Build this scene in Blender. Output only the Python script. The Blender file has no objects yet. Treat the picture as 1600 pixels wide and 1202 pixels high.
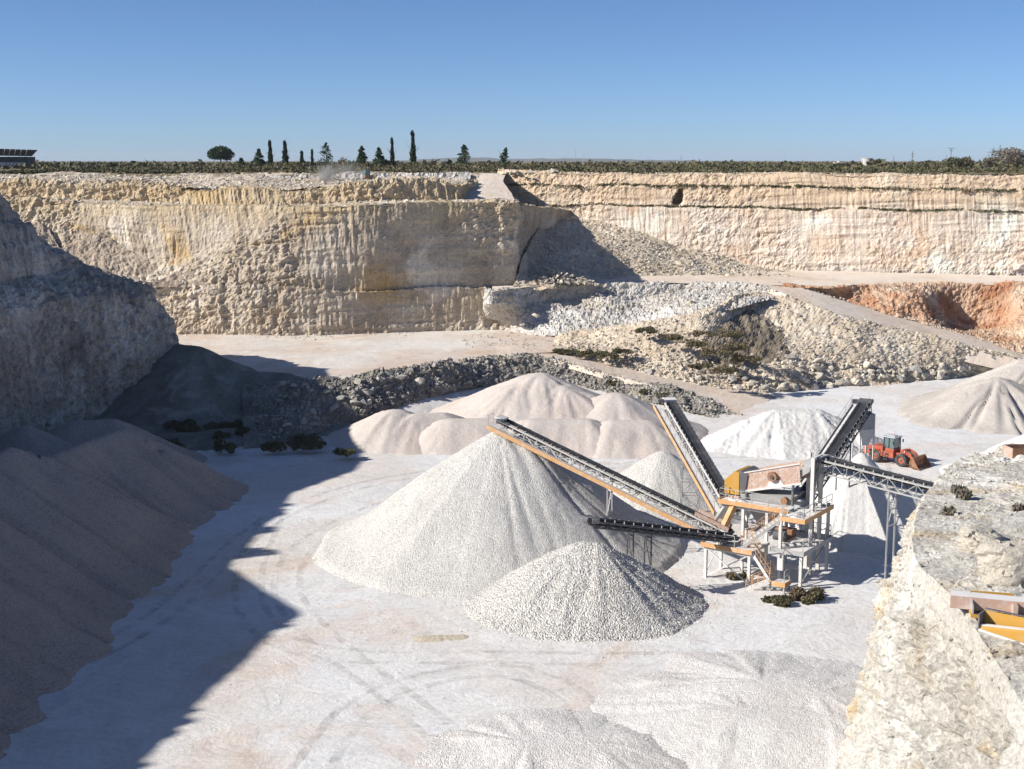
import bpy, bmesh, math, random
import numpy as np
from mathutils import Vector, Matrix

# ------------------------------------------------------------------ camera, sky, sun, exposure
scene = bpy.context.scene
COL = scene.collection
R = math.radians
CAM_Z, FPX, PITCH = 35.0, 2100.0, R(9.49)
cam_d = bpy.data.cameras.new("camera")
cam = bpy.data.objects.new("camera", cam_d)
COL.objects.link(cam)
cam.location = (0, 0, CAM_Z)
cam.rotation_euler = (R(90) - PITCH, 0, 0)
cam_d.sensor_width = 36.0
cam_d.lens = 36.0 * FPX / 1600.0
cam_d.clip_start = 0.5
cam_d.clip_end = 60000
scene.camera = cam

SUN_EL, SUN_B = R(31), R(13)          # elevation; swing of the sun from due left towards the viewer's side
sun_from = Vector((-math.cos(SUN_EL) * math.cos(SUN_B), -math.cos(SUN_EL) * math.sin(SUN_B), math.sin(SUN_EL)))
world = bpy.data.worlds.new("World")
scene.world = world
world.use_nodes = True
wn = world.node_tree.nodes
sky = wn.new("ShaderNodeTexSky")
sky.sky_type = 'NISHITA'
sky.sun_disc = False
sky.sun_elevation = SUN_EL
sky.sun_rotation = math.atan2(sun_from.x, sun_from.y)
sky.altitude = 50
sky.air_density = 0.5
sky.dust_density = 0.3
sky.ozone_density = 6.0
bg = wn["Background"]
bg.inputs[1].default_value = 0.09
world.node_tree.links.new(sky.outputs[0], bg.inputs[0])
sun_d = bpy.data.lights.new("sun", 'SUN')
sun_d.energy = 5.0
sun_d.angle = R(0.53)
sun_d.color = (1.0, 0.95, 0.88)
sun = bpy.data.objects.new("sun", sun_d)
COL.objects.link(sun)
sun.location = (-200, -60, 160)
sun.rotation_euler = sun_from.to_track_quat('Z', 'Y').to_euler()
vs = scene.view_settings
vs.view_transform = 'Standard'
vs.look = 'None'
vs.exposure = 0.45
vs.gamma = 1.0
vs.use_curve_mapping = False
scene.cycles.max_bounces = 5
scene.cycles.diffuse_bounces = 3
scene.cycles.use_denoising = True

# ------------------------------------------------------------------ helpers: points
CP, SP = math.cos(PITCH), math.sin(PITCH)
def ray(px, py):
    a, b = (px - 800) / FPX, -(py - 601) / FPX
    return np.array([a, CP + b * SP, -SP + b * CP])
def ptz(px, py, z):
    d = ray(px, py); t = (z - CAM_Z) / d[2]
    return np.array([d[0] * t, d[1] * t, z])
def pty(px, py, Y):
    d = ray(px, py); t = Y / d[1]
    return np.array([d[0] * t, Y, CAM_Z + d[2] * t])

# ------------------------------------------------------------------ helpers: noise (numpy)
def _h(ix, iy, iz):
    h = (ix * 73856093) ^ (iy * 19349663) ^ (iz * 83492791)
    h = (h ^ (h >> 13)) * 1274126177
    h = h & 0x7fffffff
    h = (h ^ (h >> 16)) * 668265263
    return (h & 0x7fffffff)
def hrand(ix, iy, iz):
    return (_h(ix, iy, iz) & 0xffff) / 65535.0
def vn(p):
    i = np.floor(p).astype(np.int64); f = p - i
    u = f * f * f * (f * (f * 6 - 15) + 10)
    x, y, z = i[:, 0], i[:, 1], i[:, 2]
    out = 0
    for dx in (0, 1):
        wx = u[:, 0] if dx else 1 - u[:, 0]
        for dy in (0, 1):
            wy = u[:, 1] if dy else 1 - u[:, 1]
            for dz in (0, 1):
                wz = u[:, 2] if dz else 1 - u[:, 2]
                out = out + wx * wy * wz * hrand(x + dx, y + dy, z + dz)
    return out * 2 - 1
def fbm(p, o=4, g=0.5):
    s, a, n = 0, 1.0, 0
    p = np.array(p, float)
    for k in range(o):
        s = s + a * vn(p + 17.3 * k); n += a; a *= g; p = p * 2.03
    return s / n
def ridged(p, o=4):
    s, a, n = 0, 1.0, 0
    p = np.array(p, float)
    for k in range(o):
        s = s + a * (1 - 2 * np.abs(vn(p + 9.1 * k))); n += a; a *= .5; p = p * 2.03
    return s / n
def cells(p):
    i = np.floor(p).astype(np.int64)
    best = np.full(len(p), 9.0); second = np.full(len(p), 9.0); val = np.zeros(len(p))
    for dx in (-1, 0, 1):
        for dy in (-1, 0, 1):
            for dz in (-1, 0, 1):
                c = i + np.array([dx, dy, dz])
                q = np.stack([c[:, k] + hrand(c[:, 0] + 31 * k, c[:, 1] + 7 * k, c[:, 2] - 13 * k) for k in range(3)], 1)
                d = np.linalg.norm(p - q, axis=1)
                r = hrand(c[:, 0] + 101, c[:, 1] - 57, c[:, 2] + 23)
                m = d < best
                second = np.where(m, best, np.minimum(second, d))
                val = np.where(m, r, val); best = np.where(m, d, best)
    return val, second - best

# ------------------------------------------------------------------ helpers: objects
def tag(o, label=None, cat=None, group=None, kind=None):
    if label: o["label"] = label
    if cat: o["category"] = cat
    if group: o["group"] = group
    if kind: o["kind"] = kind
    return o
def link(name, me, mat=None, parent=None, loc=None):
    o = bpy.data.objects.new(name, me)
    COL.objects.link(o)
    if mat is not None and not me.materials: me.materials.append(mat)
    if parent is not None: o.parent = parent
    if loc is not None: o.location = loc
    return o
def mesh_np(name, V, F, smooth=False):
    """V (n,3); F (m,k) all faces with k corners"""
    V = np.asarray(V, np.float32); F = np.asarray(F, np.int32)
    me = bpy.data.meshes.new(name)
    k = F.shape[1]
    me.vertices.add(len(V)); me.vertices.foreach_set("co", V.ravel())
    me.loops.add(F.size); me.loops.foreach_set("vertex_index", F.ravel())
    me.polygons.add(len(F))
    me.polygons.foreach_set("loop_start", np.arange(0, F.size, k, dtype=np.int32))
    me.polygons.foreach_set("use_smooth", np.full(len(F), smooth, dtype=bool))
    me.update(calc_edges=True)
    me.validate()
    return me
def grid_faces(m, n):
    i = np.arange(m - 1)[:, None] * n + np.arange(n - 1)[None, :]
    return np.stack([i, i + 1, i + n + 1, i + n], -1).reshape(-1, 4)
def grid_normals(P):
    du = np.gradient(P, axis=1); dv = np.gradient(P, axis=0)
    n = np.cross(du, dv); n /= np.linalg.norm(n, axis=2, keepdims=True) + 1e-9
    return n
def loft(rows, n, subs, smooth_u=False):
    """rows: list of polylines with the same number of stations -> grid (m,n,3) and arc length"""
    rows = [np.array(r, float) for r in rows]
    k = len(rows[0])
    # spread the columns by the true length of the middle row
    mid = rows[len(rows) // 2]
    seg = np.linalg.norm(np.diff(mid, axis=0), axis=1) + 1e-6
    s = np.concatenate([[0], np.cumsum(seg)])
    t = np.linspace(0, s[-1], n)
    par = np.interp(t, s, np.arange(k))
    def at(row, par):
        if not smooth_u:
            return np.stack([np.interp(par, np.arange(k), row[:, c]) for c in range(3)], 1)
        i = np.clip(np.floor(par).astype(int), 0, k - 2); f = (par - i)[:, None]
        p0, p1, p2, p3 = row[np.maximum(i - 1, 0)], row[i], row[i + 1], row[np.minimum(i + 2, k - 1)]
        return .5 * (2 * p1 + (p2 - p0) * f + (2 * p0 - 5 * p1 + 4 * p2 - p3) * f ** 2 + (3 * p1 - p0 - 3 * p2 + p3) * f ** 3)
    rr = [at(r, par) for r in rows]
    G = []
    for a in range(len(rr) - 1):
        for j in range(subs[a]):
            f = j / subs[a]
            G.append(rr[a] * (1 - f) + rr[a + 1] * f)
    G.append(rr[-1])
    return np.array(G), t
def patch(name, G, mat, disp=None, smooth=False, kind="structure", axis=None, label=None, cat=None):
    m, n = G.shape[:2]
    if disp is not None:
        N = grid_normals(G) if axis is None else np.broadcast_to(np.array(axis, float), G.shape)
        d = disp(G.reshape(-1, 3)).reshape(m, n, 1)
        G = G + N * d
    me = mesh_np(name, G.reshape(-1, 3), grid_faces(m, n), smooth)
    o = link(name, me, mat)
    tag(o, label, cat, None, kind)
    return o, G

def empty(name, loc, rz=0, label=None, cat=None, group=None):
    o = bpy.data.objects.new(name, None); COL.objects.link(o); o.location = loc; o.rotation_euler = (0, 0, rz); o.empty_display_size = .3
    tag(o, label, cat, group); return o

# ------------------------------------------------------------------ helpers: materials
def nodes(name, rough=0.9, spec=0.2):
    m = bpy.data.materials.new(name); m.use_nodes = True
    nt = m.node_tree; b = nt.nodes["Principled BSDF"]
    b.inputs["Roughness"].default_value = rough
    b.inputs["Specular IOR Level"].default_value = spec
    return m, nt, b
def nn(nt, t, **kw):
    n = nt.nodes.new(t)
    for k, v in kw.items():
        if k.startswith("i_"): n.inputs[int(k[2:]) if k[2:].isdigit() else k[2:]].default_value = v
        else: setattr(n, k, v)
    return n
def coord(nt, scale=(1, 1, 1), world_space=False):
    g = nn(nt, "ShaderNodeNewGeometry") if world_space else nn(nt, "ShaderNodeTexCoord")
    mp = nn(nt, "ShaderNodeMapping"); mp.inputs["Scale"].default_value = scale
    nt.links.new(g.outputs["Position" if world_space else "Object"], mp.inputs[0])
    return mp.outputs[0]
def noise(nt, co, scale, detail=5, rough=.6, dist=0):
    n = nn(nt, "ShaderNodeTexNoise"); n.inputs["Scale"].default_value = scale
    n.inputs["Detail"].default_value = detail; n.inputs["Roughness"].default_value = rough
    n.inputs["Distortion"].default_value = dist
    nt.links.new(co, n.inputs["Vector"]); return n.outputs[0]
def ramp(nt, fac, stops, interp='LINEAR'):
    r = nn(nt, "ShaderNodeValToRGB"); r.color_ramp.interpolation = interp
    e = r.color_ramp.elements
    while len(e) < len(stops): e.new(0.5)
    for el, (p, c) in zip(e, stops):
        el.position = p; el.color = (*c, 1) if len(c) == 3 else c
    nt.links.new(fac, r.inputs[0]); return r.outputs[0]
def grey(nt, fac, a, b, va=0, vb=1):
    return ramp(nt, fac, [(a, (va,) * 3), (b, (vb,) * 3)])
def mix(nt, fac, a, b, mode='MIX'):
    m = nn(nt, "ShaderNodeMix", data_type='RGBA', blend_type=mode)
    for s, v in ((m.inputs[0], fac), (m.inputs[6], a), (m.inputs[7], b)):
        if isinstance(v, (int, float)): s.default_value = v
        elif isinstance(v, tuple): s.default_value = (*v, 1)
        else: nt.links.new(v, s)
    return m.outputs[2]
def mathn(nt, op, a, b=None):
    m = nn(nt, "ShaderNodeMath", operation=op)
    for s, v in zip(m.inputs, (a, b)):
        if v is None: continue
        if isinstance(v, (int, float)): s.default_value = v
        else: nt.links.new(v, s)
    return m.outputs[0]
def bump(nt, b, h, strength=.5, dist=.1, prev=None):
    n = nn(nt, "ShaderNodeBump"); n.inputs["Strength"].default_value = strength; n.inputs["Distance"].default_value = dist
    nt.links.new(h, n.inputs["Height"])
    if prev is not None: nt.links.new(prev, n.inputs["Normal"])
    nt.links.new(n.outputs[0], b.inputs["Normal"])
    return n.outputs[0]

def rock_mat(name, pale, mid, stain, stain_lo=.56, stain_hi=.68, strata=.5, fine=.25, sc=1.0, dark=(.5, .46, .42), streak=.35, stain_sc=.07, upper=None):
    """layered limestone: pale/mid mottling, stained patches, bedding, vertical streaks, fine grain"""
    m, nt, b = nodes(name, .95, .1)
    co = coord(nt)
    big = noise(nt, co, .12 * sc, 5, .6)
    c = mix(nt, grey(nt, big, .38, .62), pale, mid)
    bed = noise(nt, coord(nt, (.05, .05, .8)), 1.0 * sc, 5, .65, 1.6)
    c = mix(nt, mathn(nt, 'MULTIPLY', grey(nt, bed, .45, .65), strata), c, mid)
    b2 = noise(nt, coord(nt, (.10, .10, 2.2)), 1.0 * sc, 5, .7, 1.2)
    bm_ = grey(nt, noise(nt, co, .06 * sc, 3, .6), .45, .62)
    c = mix(nt, mathn(nt, 'MULTIPLY', mathn(nt, 'MULTIPLY', grey(nt, b2, .55, .68), bm_), strata * .7), c, dark)
    wh = noise(nt, co, .09 * sc, 6, .65, .5)
    c = mix(nt, grey(nt, wh, .54, .64, 0, .85), c, tuple(min(.8, v * 1.15 + .06) for v in pale))
    st = noise(nt, coord(nt, (1, 1, 1.6)), stain_sc * sc, 6, .62, .6)
    c = mix(nt, grey(nt, st, stain_lo, stain_hi, 0, .85), c, stain)
    if upper is not None:                # a higher bed of another colour, with a ragged lower limit
        z0, z1, ucol, amt = upper
        gz = nn(nt, "ShaderNodeNewGeometry"); sz_ = nn(nt, "ShaderNodeSeparateXYZ"); nt.links.new(gz.outputs["Position"], sz_.inputs[0])
        zz_ = mathn(nt, 'ADD', sz_.outputs[2], mathn(nt, 'MULTIPLY', noise(nt, co, .25, 5, .65), 5.0))
        mr = nn(nt, "ShaderNodeMapRange"); mr.inputs[1].default_value = z0 + 2.5; mr.inputs[2].default_value = z1 + 2.5; mr.inputs[4].default_value = amt; nt.links.new(zz_, mr.inputs[0])
        c = mix(nt, mr.outputs[0], c, ucol)
    vs_ = noise(nt, coord(nt, (1, 1, .08)), .9 * sc, 4, .6)
    c = mix(nt, mathn(nt, 'MULTIPLY', grey(nt, vs_, .5, .72), streak), c, dark)
    fn = noise(nt, co, 3.2 * sc, 6, .7)
    c = mix(nt, fine * 2, c, ramp(nt, fn, [(.25, (.45, .43, .41)), (.5, (1, 1, 1)), (.75, (1.25, 1.24, 1.22))]), 'MULTIPLY')
    nt.links.new(c, b.inputs["Base Color"])
    bump(nt, b, noise(nt, co, 2.4 * sc, 8, .72), .8, .22)
    return m
def gravel_mat(name, a, bcol, stone=7.0, strength=.9, dist=.1, tint=None, speck=.5):
    m, nt, b = nodes(name, .95, .1)
    co = coord(nt)
    c = mix(nt, grey(nt, noise(nt, co, .16, 5, .6), .35, .65), a, bcol)
    if tint is not None:
        c = mix(nt, grey(nt, noise(nt, coord(nt, (1, 1, .3)), .07, 5, .65, .5), .52, .7, 0, .8), c, tint)
    v = nn(nt, "ShaderNodeTexVoronoi"); v.inputs["Scale"].default_value = stone; v.inputs["Randomness"].default_value = 1
    nt.links.new(co, v.inputs["Vector"])
    cg = nn(nt, "ShaderNodeRGBToBW"); nt.links.new(v.outputs["Color"], cg.inputs[0])
    c = mix(nt, speck, c, ramp(nt, cg.outputs[0], [(.1, (.55, .54, .53)), (.5, (1, 1, 1)), (.9, (1.2, 1.2, 1.2))]), 'MULTIPLY')
    nt.links.new(c, b.inputs["Base Color"])
    inv = mathn(nt, 'SUBTRACT', 1.0, v.outputs["Distance"])
    p = bump(nt, b, inv, strength, dist)
    bump(nt, b, noise(nt, co, 1.1, 6, .7), .5, .25, p)
    return m
def paint_mat(name, col, rough=.5, metal=0.0, dirt=(.5, .46, .4), amount=.5, sc=1.5, spec=.4):
    m, nt, b = nodes(name, rough, spec)
    b.inputs["Metallic"].default_value = metal
    co = coord(nt, world_space=True)
    n1 = noise(nt, co, sc, 6, .7)
    c = mix(nt, grey(nt, n1, .48, .72, 0, amount), col, dirt)
    nt.links.new(c, b.inputs["Base Color"])
    nt.links.new(grey(nt, n1, .3, .7, rough, min(1, rough + .35)), b.inputs["Roughness"])
    return m
def leaf_mat(name, a, bcol, c3=None):
    m, nt, b = nodes(name, .75, .2)
    co = coord(nt)
    g = nn(nt, "ShaderNodeObjectInfo")
    n1 = noise(nt, co, .9, 4, .7)
    c = mix(nt, grey(nt, n1, .35, .65), a, bcol)
    if c3 is not None:
        c = mix(nt, grey(nt, noise(nt, co, .13, 4, .6), .48, .66, 0, .8), c, c3)
    nt.links.new(c, b.inputs["Base Color"])
    return m

# ------------------------------------------------------------------ materials of the place
M = {}
M['floor'] = None
def crack_bump(m, sc=3.0, strength=.7, dist=.12):
    nt = m.node_tree; b = nt.nodes['Principled BSDF']; v = nn(nt, 'ShaderNodeTexVoronoi', feature='DISTANCE_TO_EDGE'); v.inputs['Scale'].default_value = sc
    co = coord(nt); w = nn(nt, 'ShaderNodeVectorMath', operation='ADD'); ns = nn(nt, 'ShaderNodeTexNoise'); ns.inputs['Scale'].default_value = 1.3; nt.links.new(co, ns.inputs['Vector'])
    nt.links.new(co, w.inputs[0]); nt.links.new(ns.outputs['Color'], w.inputs[1]); nt.links.new(w.outputs[0], v.inputs['Vector'])
    prev = b.inputs['Normal'].links[0].from_socket
    bump(nt, b, grey(nt, v.outputs['Distance'], 0, .12), strength, dist, prev)
def floor_mat(name, white, beige, orange, rut=.5):
    m, nt, b = nodes(name, .95, .1)
    co = coord(nt, world_space=True)
    w = noise(nt, co, .035, 6, .62, .8)
    c = mix(nt, grey(nt, w, .42, .62), white, beige)
    o = noise(nt, co, .055, 6, .66, 1.2)
    c = mix(nt, grey(nt, o, .53, .68, 0, .6), c, orange)
    wv = nn(nt, "ShaderNodeTexWave", wave_type='RINGS', rings_direction='Z'); mp = nn(nt, "ShaderNodeMapping"); mp.inputs["Location"].default_value = (14, -118, 0)
    g_ = nn(nt, "ShaderNodeNewGeometry"); nt.links.new(g_.outputs["Position"], mp.inputs[0]); nt.links.new(mp.outputs[0], wv.inputs["Vector"])
    for k_, v_ in (("Scale", .35), ("Distortion", 14.0), ("Detail", 4.0), ("Detail Scale", .35), ("Detail Roughness", .65)): wv.inputs[k_].default_value = v_
    sw = noise(nt, co, .22, 8, .68, 2.2)                               # scuffed dust and curving wheel ruts
    dr = mathn(nt, 'ADD', mathn(nt, 'MULTIPLY', sw, .94), mathn(nt, 'MULTIPLY', wv.outputs["Fac"], .06))
    c = mix(nt, rut, c, ramp(nt, dr, [(.3, (.74, .73, .72)), (.52, (1, 1, 1)), (.7, (1.12, 1.12, 1.12))]), 'MULTIPLY')
    fn = noise(nt, co, 2.5, 8, .75)
    c = mix(nt, .7, c, ramp(nt, fn, [(.3, (.72, .71, .7)), (.5, (1, 1, 1)), (.7, (1.1, 1.1, 1.1))]), 'MULTIPLY')
    nt.links.new(c, b.inputs["Base Color"])
    p = bump(nt, b, sw, .5, .25)
    bump(nt, b, fn, .55, .12, p)
    return m
M['floor'] = floor_mat('chalk_floor', (.72, .715, .70), (.67, .62, .565), (.60, .44, .32))
M['road'] = floor_mat('haul_road', (.74, .65, .55), (.68, .56, .45), (.58, .42, .29), .35)
M['terrace'] = floor_mat('terrace_floor', (.70, .66, .60), (.62, .51, .42), (.56, .40, .27), .4)
M['cut'] = rock_mat('cut_limestone', (.58, .51, .41), (.44, .36, .27), (.50, .34, .15), .56, .70, .5, .4, dark=(.30, .25, .20), upper=(23, 27, (.54, .41, .23), .55))
M['cut_right'] = rock_mat('pale_cut_limestone', (.72, .65, .56), (.62, .50, .39), (.56, .32, .17), .57, .74, .55, .4, streak=.06, dark=(.50, .40, .31), upper=(23.5, 27.5, (.58, .43, .28), .7))
M['weathered'] = rock_mat('weathered_limestone', (.54, .48, .41), (.40, .34, .28), (.20, .16, .13), .55, .70, .4, .5, dark=(.18, .15, .13), streak=.7)
M['white_rock'] = rock_mat('white_limestone', (.59, .57, .53), (.51, .475, .42), (.48, .40, .28), .58, .75, .3, .4)
M['rubble'] = rock_mat('rubble_soil', (.66, .57, .45), (.58, .48, .36), (.44, .35, .25), .54, .72, .2, .4, 1.6, streak=.0)
M['dark_bank'] = rock_mat('dark_rubble_soil', (.30, .28, .24), (.20, .18, .15), (.40, .36, .29), .55, .7, .2, .45, 2.0, streak=.0)
M['red_rock'] = rock_mat('red_clay_rock', (.60, .47, .34), (.52, .32, .20), (.40, .18, .09), .5, .64, .3, .4, 1.4, streak=.1)
M['spur_rock'] = rock_mat('yellow_white_limestone', (.63, .605, .55), (.54, .505, .44), (.54, .41, .23), .55, .72, .0, .7, 2.0, streak=.0, stain_sc=.12)
crack_bump(M['cut'], .55, .3, .2)
M['soil'] = rock_mat('plain_soil', (.24, .19, .12), (.17, .15, .08), (.30, .20, .12), .5, .7, .0, .35, .6, streak=.0)
M['boulder'] = rock_mat('boulder_limestone', (.62, .57, .48), (.54, .48, .39), (.54, .42, .27), .55, .72, .2, .35, 2.5, streak=.1)
M['boulder_grey'] = rock_mat('grey_boulder_limestone', (.45, .43, .40), (.33, .31, .28), (.50, .42, .30), .58, .74, .2, .4, 2.5, streak=.2)

# ------------------------------------------------------------------ displacement styles
def arc_s(p):                       # a horizontal coordinate that runs along any wall
    return p[:, 0] * 1.0 + p[:, 1] * .6
def d_cut(big=.7, groove=.22, block=.5, fine=.22, bs=.45, bias=lambda p: .35):
    def f(p):
        s = arc_s(p)
        q = np.stack([s * 2.1, p[:, 2] * .22, s * 0], 1)
        g = vn(q) * .6 + vn(q * np.array([2.3, 1.7, 1])) * .4
        w = np.stack([fbm(p * .35 + 70 * k, 3) for k in range(3)], 1) * 2.2
        cv, ce = cells((p + w) * np.array([bs, bs, bs * 1.5]))
        c2, e2 = cells((p + w * .6) * bs * 2.4 + 11)
        cv = .6 * cv + .4 * c2
        msk = np.clip(fbm(p * .07 + 40, 3) * 2.5 + bias(p), 0, 1)      # patches that broke away in blocks
        zz_ = p[:, 2] + 1.8 * fbm(p * .05 + 21, 3)
        lm_ = np.clip(fbm(p * .06 + 77, 3) * 2.2 + .3, 0, 1)
        bed = vn(np.stack([zz_ * .9, p[:, 0] * .06, p[:, 1] * .06], 1))
        return big * fbm(p * .09, 3) + groove * g * (1.2 - msk) + block * msk * (cv - .5) \
            + block * .8 * msk * ridged(p * .45 + w * .2, 4) + fine * fbm(p * 1.1, 4, .6) * (.5 + msk) + .11 * lm_ * np.clip(vn(np.stack([zz_ * 2.1, p[:, 0] * .12, p[:, 1] * .12], 1)) * 2, -1, 1) - .5 * np.clip(ridged(p * np.array([.11, .11, .05]) + 5, 3) - .72, 0, 1) * 3 + .12 * bed
    return f
def d_rough(big=.8, block=.8, fine=.4, bs=.5):
    def f(p):
        w = np.stack([fbm(p * .4 + 70 * k, 3) for k in range(3)], 1) * 2.0
        cv, ce = cells((p + w) * bs)
        c2, e2 = cells((p + w) * bs * 2.6 + 50)
        return big * fbm(p * .12 + 9, 4) + block * .7 * (cv - .5) + block * .4 * (c2 - .5) + block * .6 * ridged(p * .35 + 7, 4) + fine * fbm(p * 1.3, 4, .6)
    return f
def d_soil(big=.5, fine=.12, gully=0.0):
    def f(p):
        r = big * fbm(p * .13 + 3, 4) + fine * fbm(p * 1.2, 4, .65)
        if gully: r = r - gully * np.clip(ridged(np.stack([arc_s(p) * .5, p[:, 2] * .06, p[:, 1] * .02], 1), 3), 0, 1)
        return r
    return f

# ------------------------------------------------------------------ quarry floor: one sheet under everything in the pit
def floor_z(x, y):
    p = np.stack([x, y, x * 0], -1).reshape(-1, 3)
    z = .22 * fbm(p * .025 + 5, 3) + .08 * fbm(p * .18, 3)
    return z.reshape(np.shape(x))
xs = np.arange(-112, 152, .7); ys = np.concatenate([np.arange(30, 70, 1.0), np.arange(70, 120, .5), np.arange(120, 200, .8), np.arange(200, 245, 1.5)])
X, Y = np.meshgrid(xs, ys)
Z = floor_z(X, Y)
p3 = np.stack([X, Y, Z * 0], -1).reshape(-1, 3)
Z = Z + .05 * (fbm(p3 * np.array([.25, 1.1, 1]), 4, .6) + fbm(p3 * 1.9, 3, .7)).reshape(Z.shape)
FLOOR_Z = Z
o, _ = patch('quarry_floor', np.stack([X, Y, Z], -1), M['floor'], smooth=True)

# ------------------------------------------------------------------ left wall in three tiers (in its own shade)
Ly = [40, 66, 73.5, 81.5, 88.5, 101, 115, 127, 138, 151, 165, 176, 184, 190, 196, 203, 212]
Lrim = [-75, -73.3, -72.4, -70.6, -68.9, -77, -76, -75.8, -70.2, -70.5, -70.2, -70, -69.5, -70.5, -72, -76, -84]
Lbase = [-66, -66, -65, -65, -64, -65, -65, -64, -62.5, -62, -60, -54.5, -49.5, -47, -48.5, -55, -70]
Lzmax = [32, 32, 32, 32, 32.5, 32, 32, 32, 32, 32, 32, 32, 31, 25, 20.5, 15, 9]
prof = [(0, -1.5), (.05, 7.5), (.13, 13), (.21, 16.8), (.48, 18.8), (.62, 19.6), (.67, 22), (.84, 26.4), (.89, 27), (.95, 29.5), (1, 32), (1.25, 32.2)]
rows = []
for fr, zz in prof:
    r = []
    for y, a, b_, zm in zip(Ly, Lrim, Lbase, Lzmax):
        r.append((b_ + (a - b_) * fr, y, min(zz, zm + (fr - 1) * .8)))
    rows.append(r)
G, _ = loft(rows, 520, [22, 14, 10, 14, 6, 7, 12, 3, 7, 8, 4], True)
patch('rock_cliff', G, M['weathered'], d_cut(1.0, .4, .9, .5, .6, lambda p: .55))
# land behind the left rim
rows = [[(a * 1.0 + 0.5 - (32 - zm) * .2, y, zm - .1) for y, a, zm in zip(Ly[:13], Lrim, Lzmax)],
        [(a - 14, y + 2, 32.2) for y, a in zip(Ly[:13], Lrim)], [(-260, y * 1.3, 32.3) for y in Ly[:13]]]
G, _ = loft(rows, 120, [12, 30]); G = G[::-1]
patch('plain', G, M['soil'], d_soil(.4, .2), True)

# ------------------------------------------------------------------ main cliff across the middle
#  px, Y, base py, lower ledge py/lean, middle py/lean, top py/lean
C1 = [(-260, 246, 530, 455, 1, 380, 8, 312, 10), (-80, 241, 530, 450, 1, 370, 8, 308, 10), (30, 237, 531, 447, 1, 366, 8, 311, 10), (120, 234, 531, 446, 1, 374, 8, 317, 10),
      (230, 231, 529, 446, 1, 404, 6, 321, 9), (300, 229.5, 528, 447, 1, 398, 6, 324, 8), (400, 228.5, 526, 447, 1, 372, 4, 326, 6),
      (480, 228, 526, 450, .8, 390, 2.2, 324, 4), (560, 229.5, 522, 455, .5, 390, 1.2, 321, 2.2), (620, 231.5, 516, 452, .4, 390, 1, 318, 1.6),
      (680, 233.5, 512, 450, .4, 390, .9, 316, 1.5), (730, 234.6, 508, 450, .4, 390, .9, 316, 1.5), (768, 235.6, 503, 450, .4, 390, .9, 316, 1.5),
      (800, 236.6, 501, 450, .3, 390, .8, 318, 1.3), (808, 238.5, 500, 450, .3, 390, .6, 319, .8), (812, 246, 480, 430, .2, 380, .4, 321, .5),
      (836, 263, 450, 410, .2, 370, .4, 323, .5), (872, 279, 440, 400, .2, 365, .4, 327, .5), (900, 290, 440, 400, .2, 365, .4, 327, .5)]
rows = [[pty(c[0], c[2] + 14, c[1] - .4) for c in C1], [pty(c[0], c[2], c[1]) for c in C1], [pty(c[0], c[3], c[1] + c[4]) for c in C1],
        [pty(c[0], c[3] - 1, c[1] + c[4] + .7) for c in C1], [pty(c[0], c[5], c[1] + c[6]) for c in C1], [pty(c[0], c[7], c[1] + c[8]) for c in C1],
        [pty(c[0], c[7], c[1] + c[8]) + np.array([0, 3.5, .1]) for c in C1]]
G, _ = loft(rows, 680, [3, 38, 3, 34, 34, 6], True)
o, GC1 = patch('rock_cliff', G, M['cut'], d_cut(.9, .16, .5, .35, .75, lambda p: .1 + np.clip((-20 - p[:, 0]) / 12, 0, 1) * .25))

# bench on top of the main cliff and the second tier behind it
C1top = rows[5]
T2 = [(-260, 262, 312, 292), (-80, 258, 308, 288), (30, 256, 303, 285), (120, 254, 308, 287), (230, 252, 314, 291), (300, 249, 319, 297), (360, 247, 323, 294), (430, 246, 321, 297),
      (500, 246, 318, 293), (560, 246, 314, 287), (640, 248, 312, 284), (700, 250, 311, 287), (722, 252, 311, 291), (730, 262, 308, 290), (745, 275, 300, 285)]
b_in = [C1top[i] + np.array([0, .8, -.15]) for i in range(len(C1top))]
def resample(poly, n):
    poly = np.array(poly); s = np.concatenate([[0], np.cumsum(np.linalg.norm(np.diff(poly, axis=0), axis=1))])
    t = np.linspace(0, s[-1], n); return np.stack([np.interp(t, s, poly[:, c]) for c in range(3)], 1)
front = resample(C1top[:16], 24); front[:, 1] += .5; front[:, 2] -= .12
back = front.copy(); back[:, 1] = np.maximum(back[:, 1] + 22, 272); back[:, 2] = front[:, 2] + .6
G, _ = loft([front, .5 * (front + back), back], 300, [24, 16])
o, GB1 = patch('bench', G, M['rubble'], d_soil(.35, .15), True)
rows = [[pty(c[0], c[2] + 5, c[1] - .3) for c in T2], [pty(c[0], c[2], c[1]) for c in T2], [pty(c[0], c[3], c[1] + 1.0) for c in T2],
        [pty(c[0], c[3], c[1] + 1.0) + np.array([0, 4, .15]) for c in T2]]
G, _ = loft(rows, 620, [2, 18, 8], True)
patch('rock_cliff', G, M['cut'], d_cut(.8, .25, .8, .3))
T2top = rows[2]
f2 = resample(T2top, 24); f2[:, 1] += 1.0; f2[:, 2] -= .12
bk = f2.copy(); bk[:, 1] = 285; bk[:, 2] = 31.3
bk2 = bk.copy(); bk2[:, 1] = 300; bk2[:, 2] = 31.9
G, _ = loft([f2, .5 * (f2 + bk) - np.array([0, 0, .5]), bk, bk2], 320, [16, 16, 10])
o, GB2 = patch('bench', G, M['rubble'], d_soil(.7, .35), False)
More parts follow.
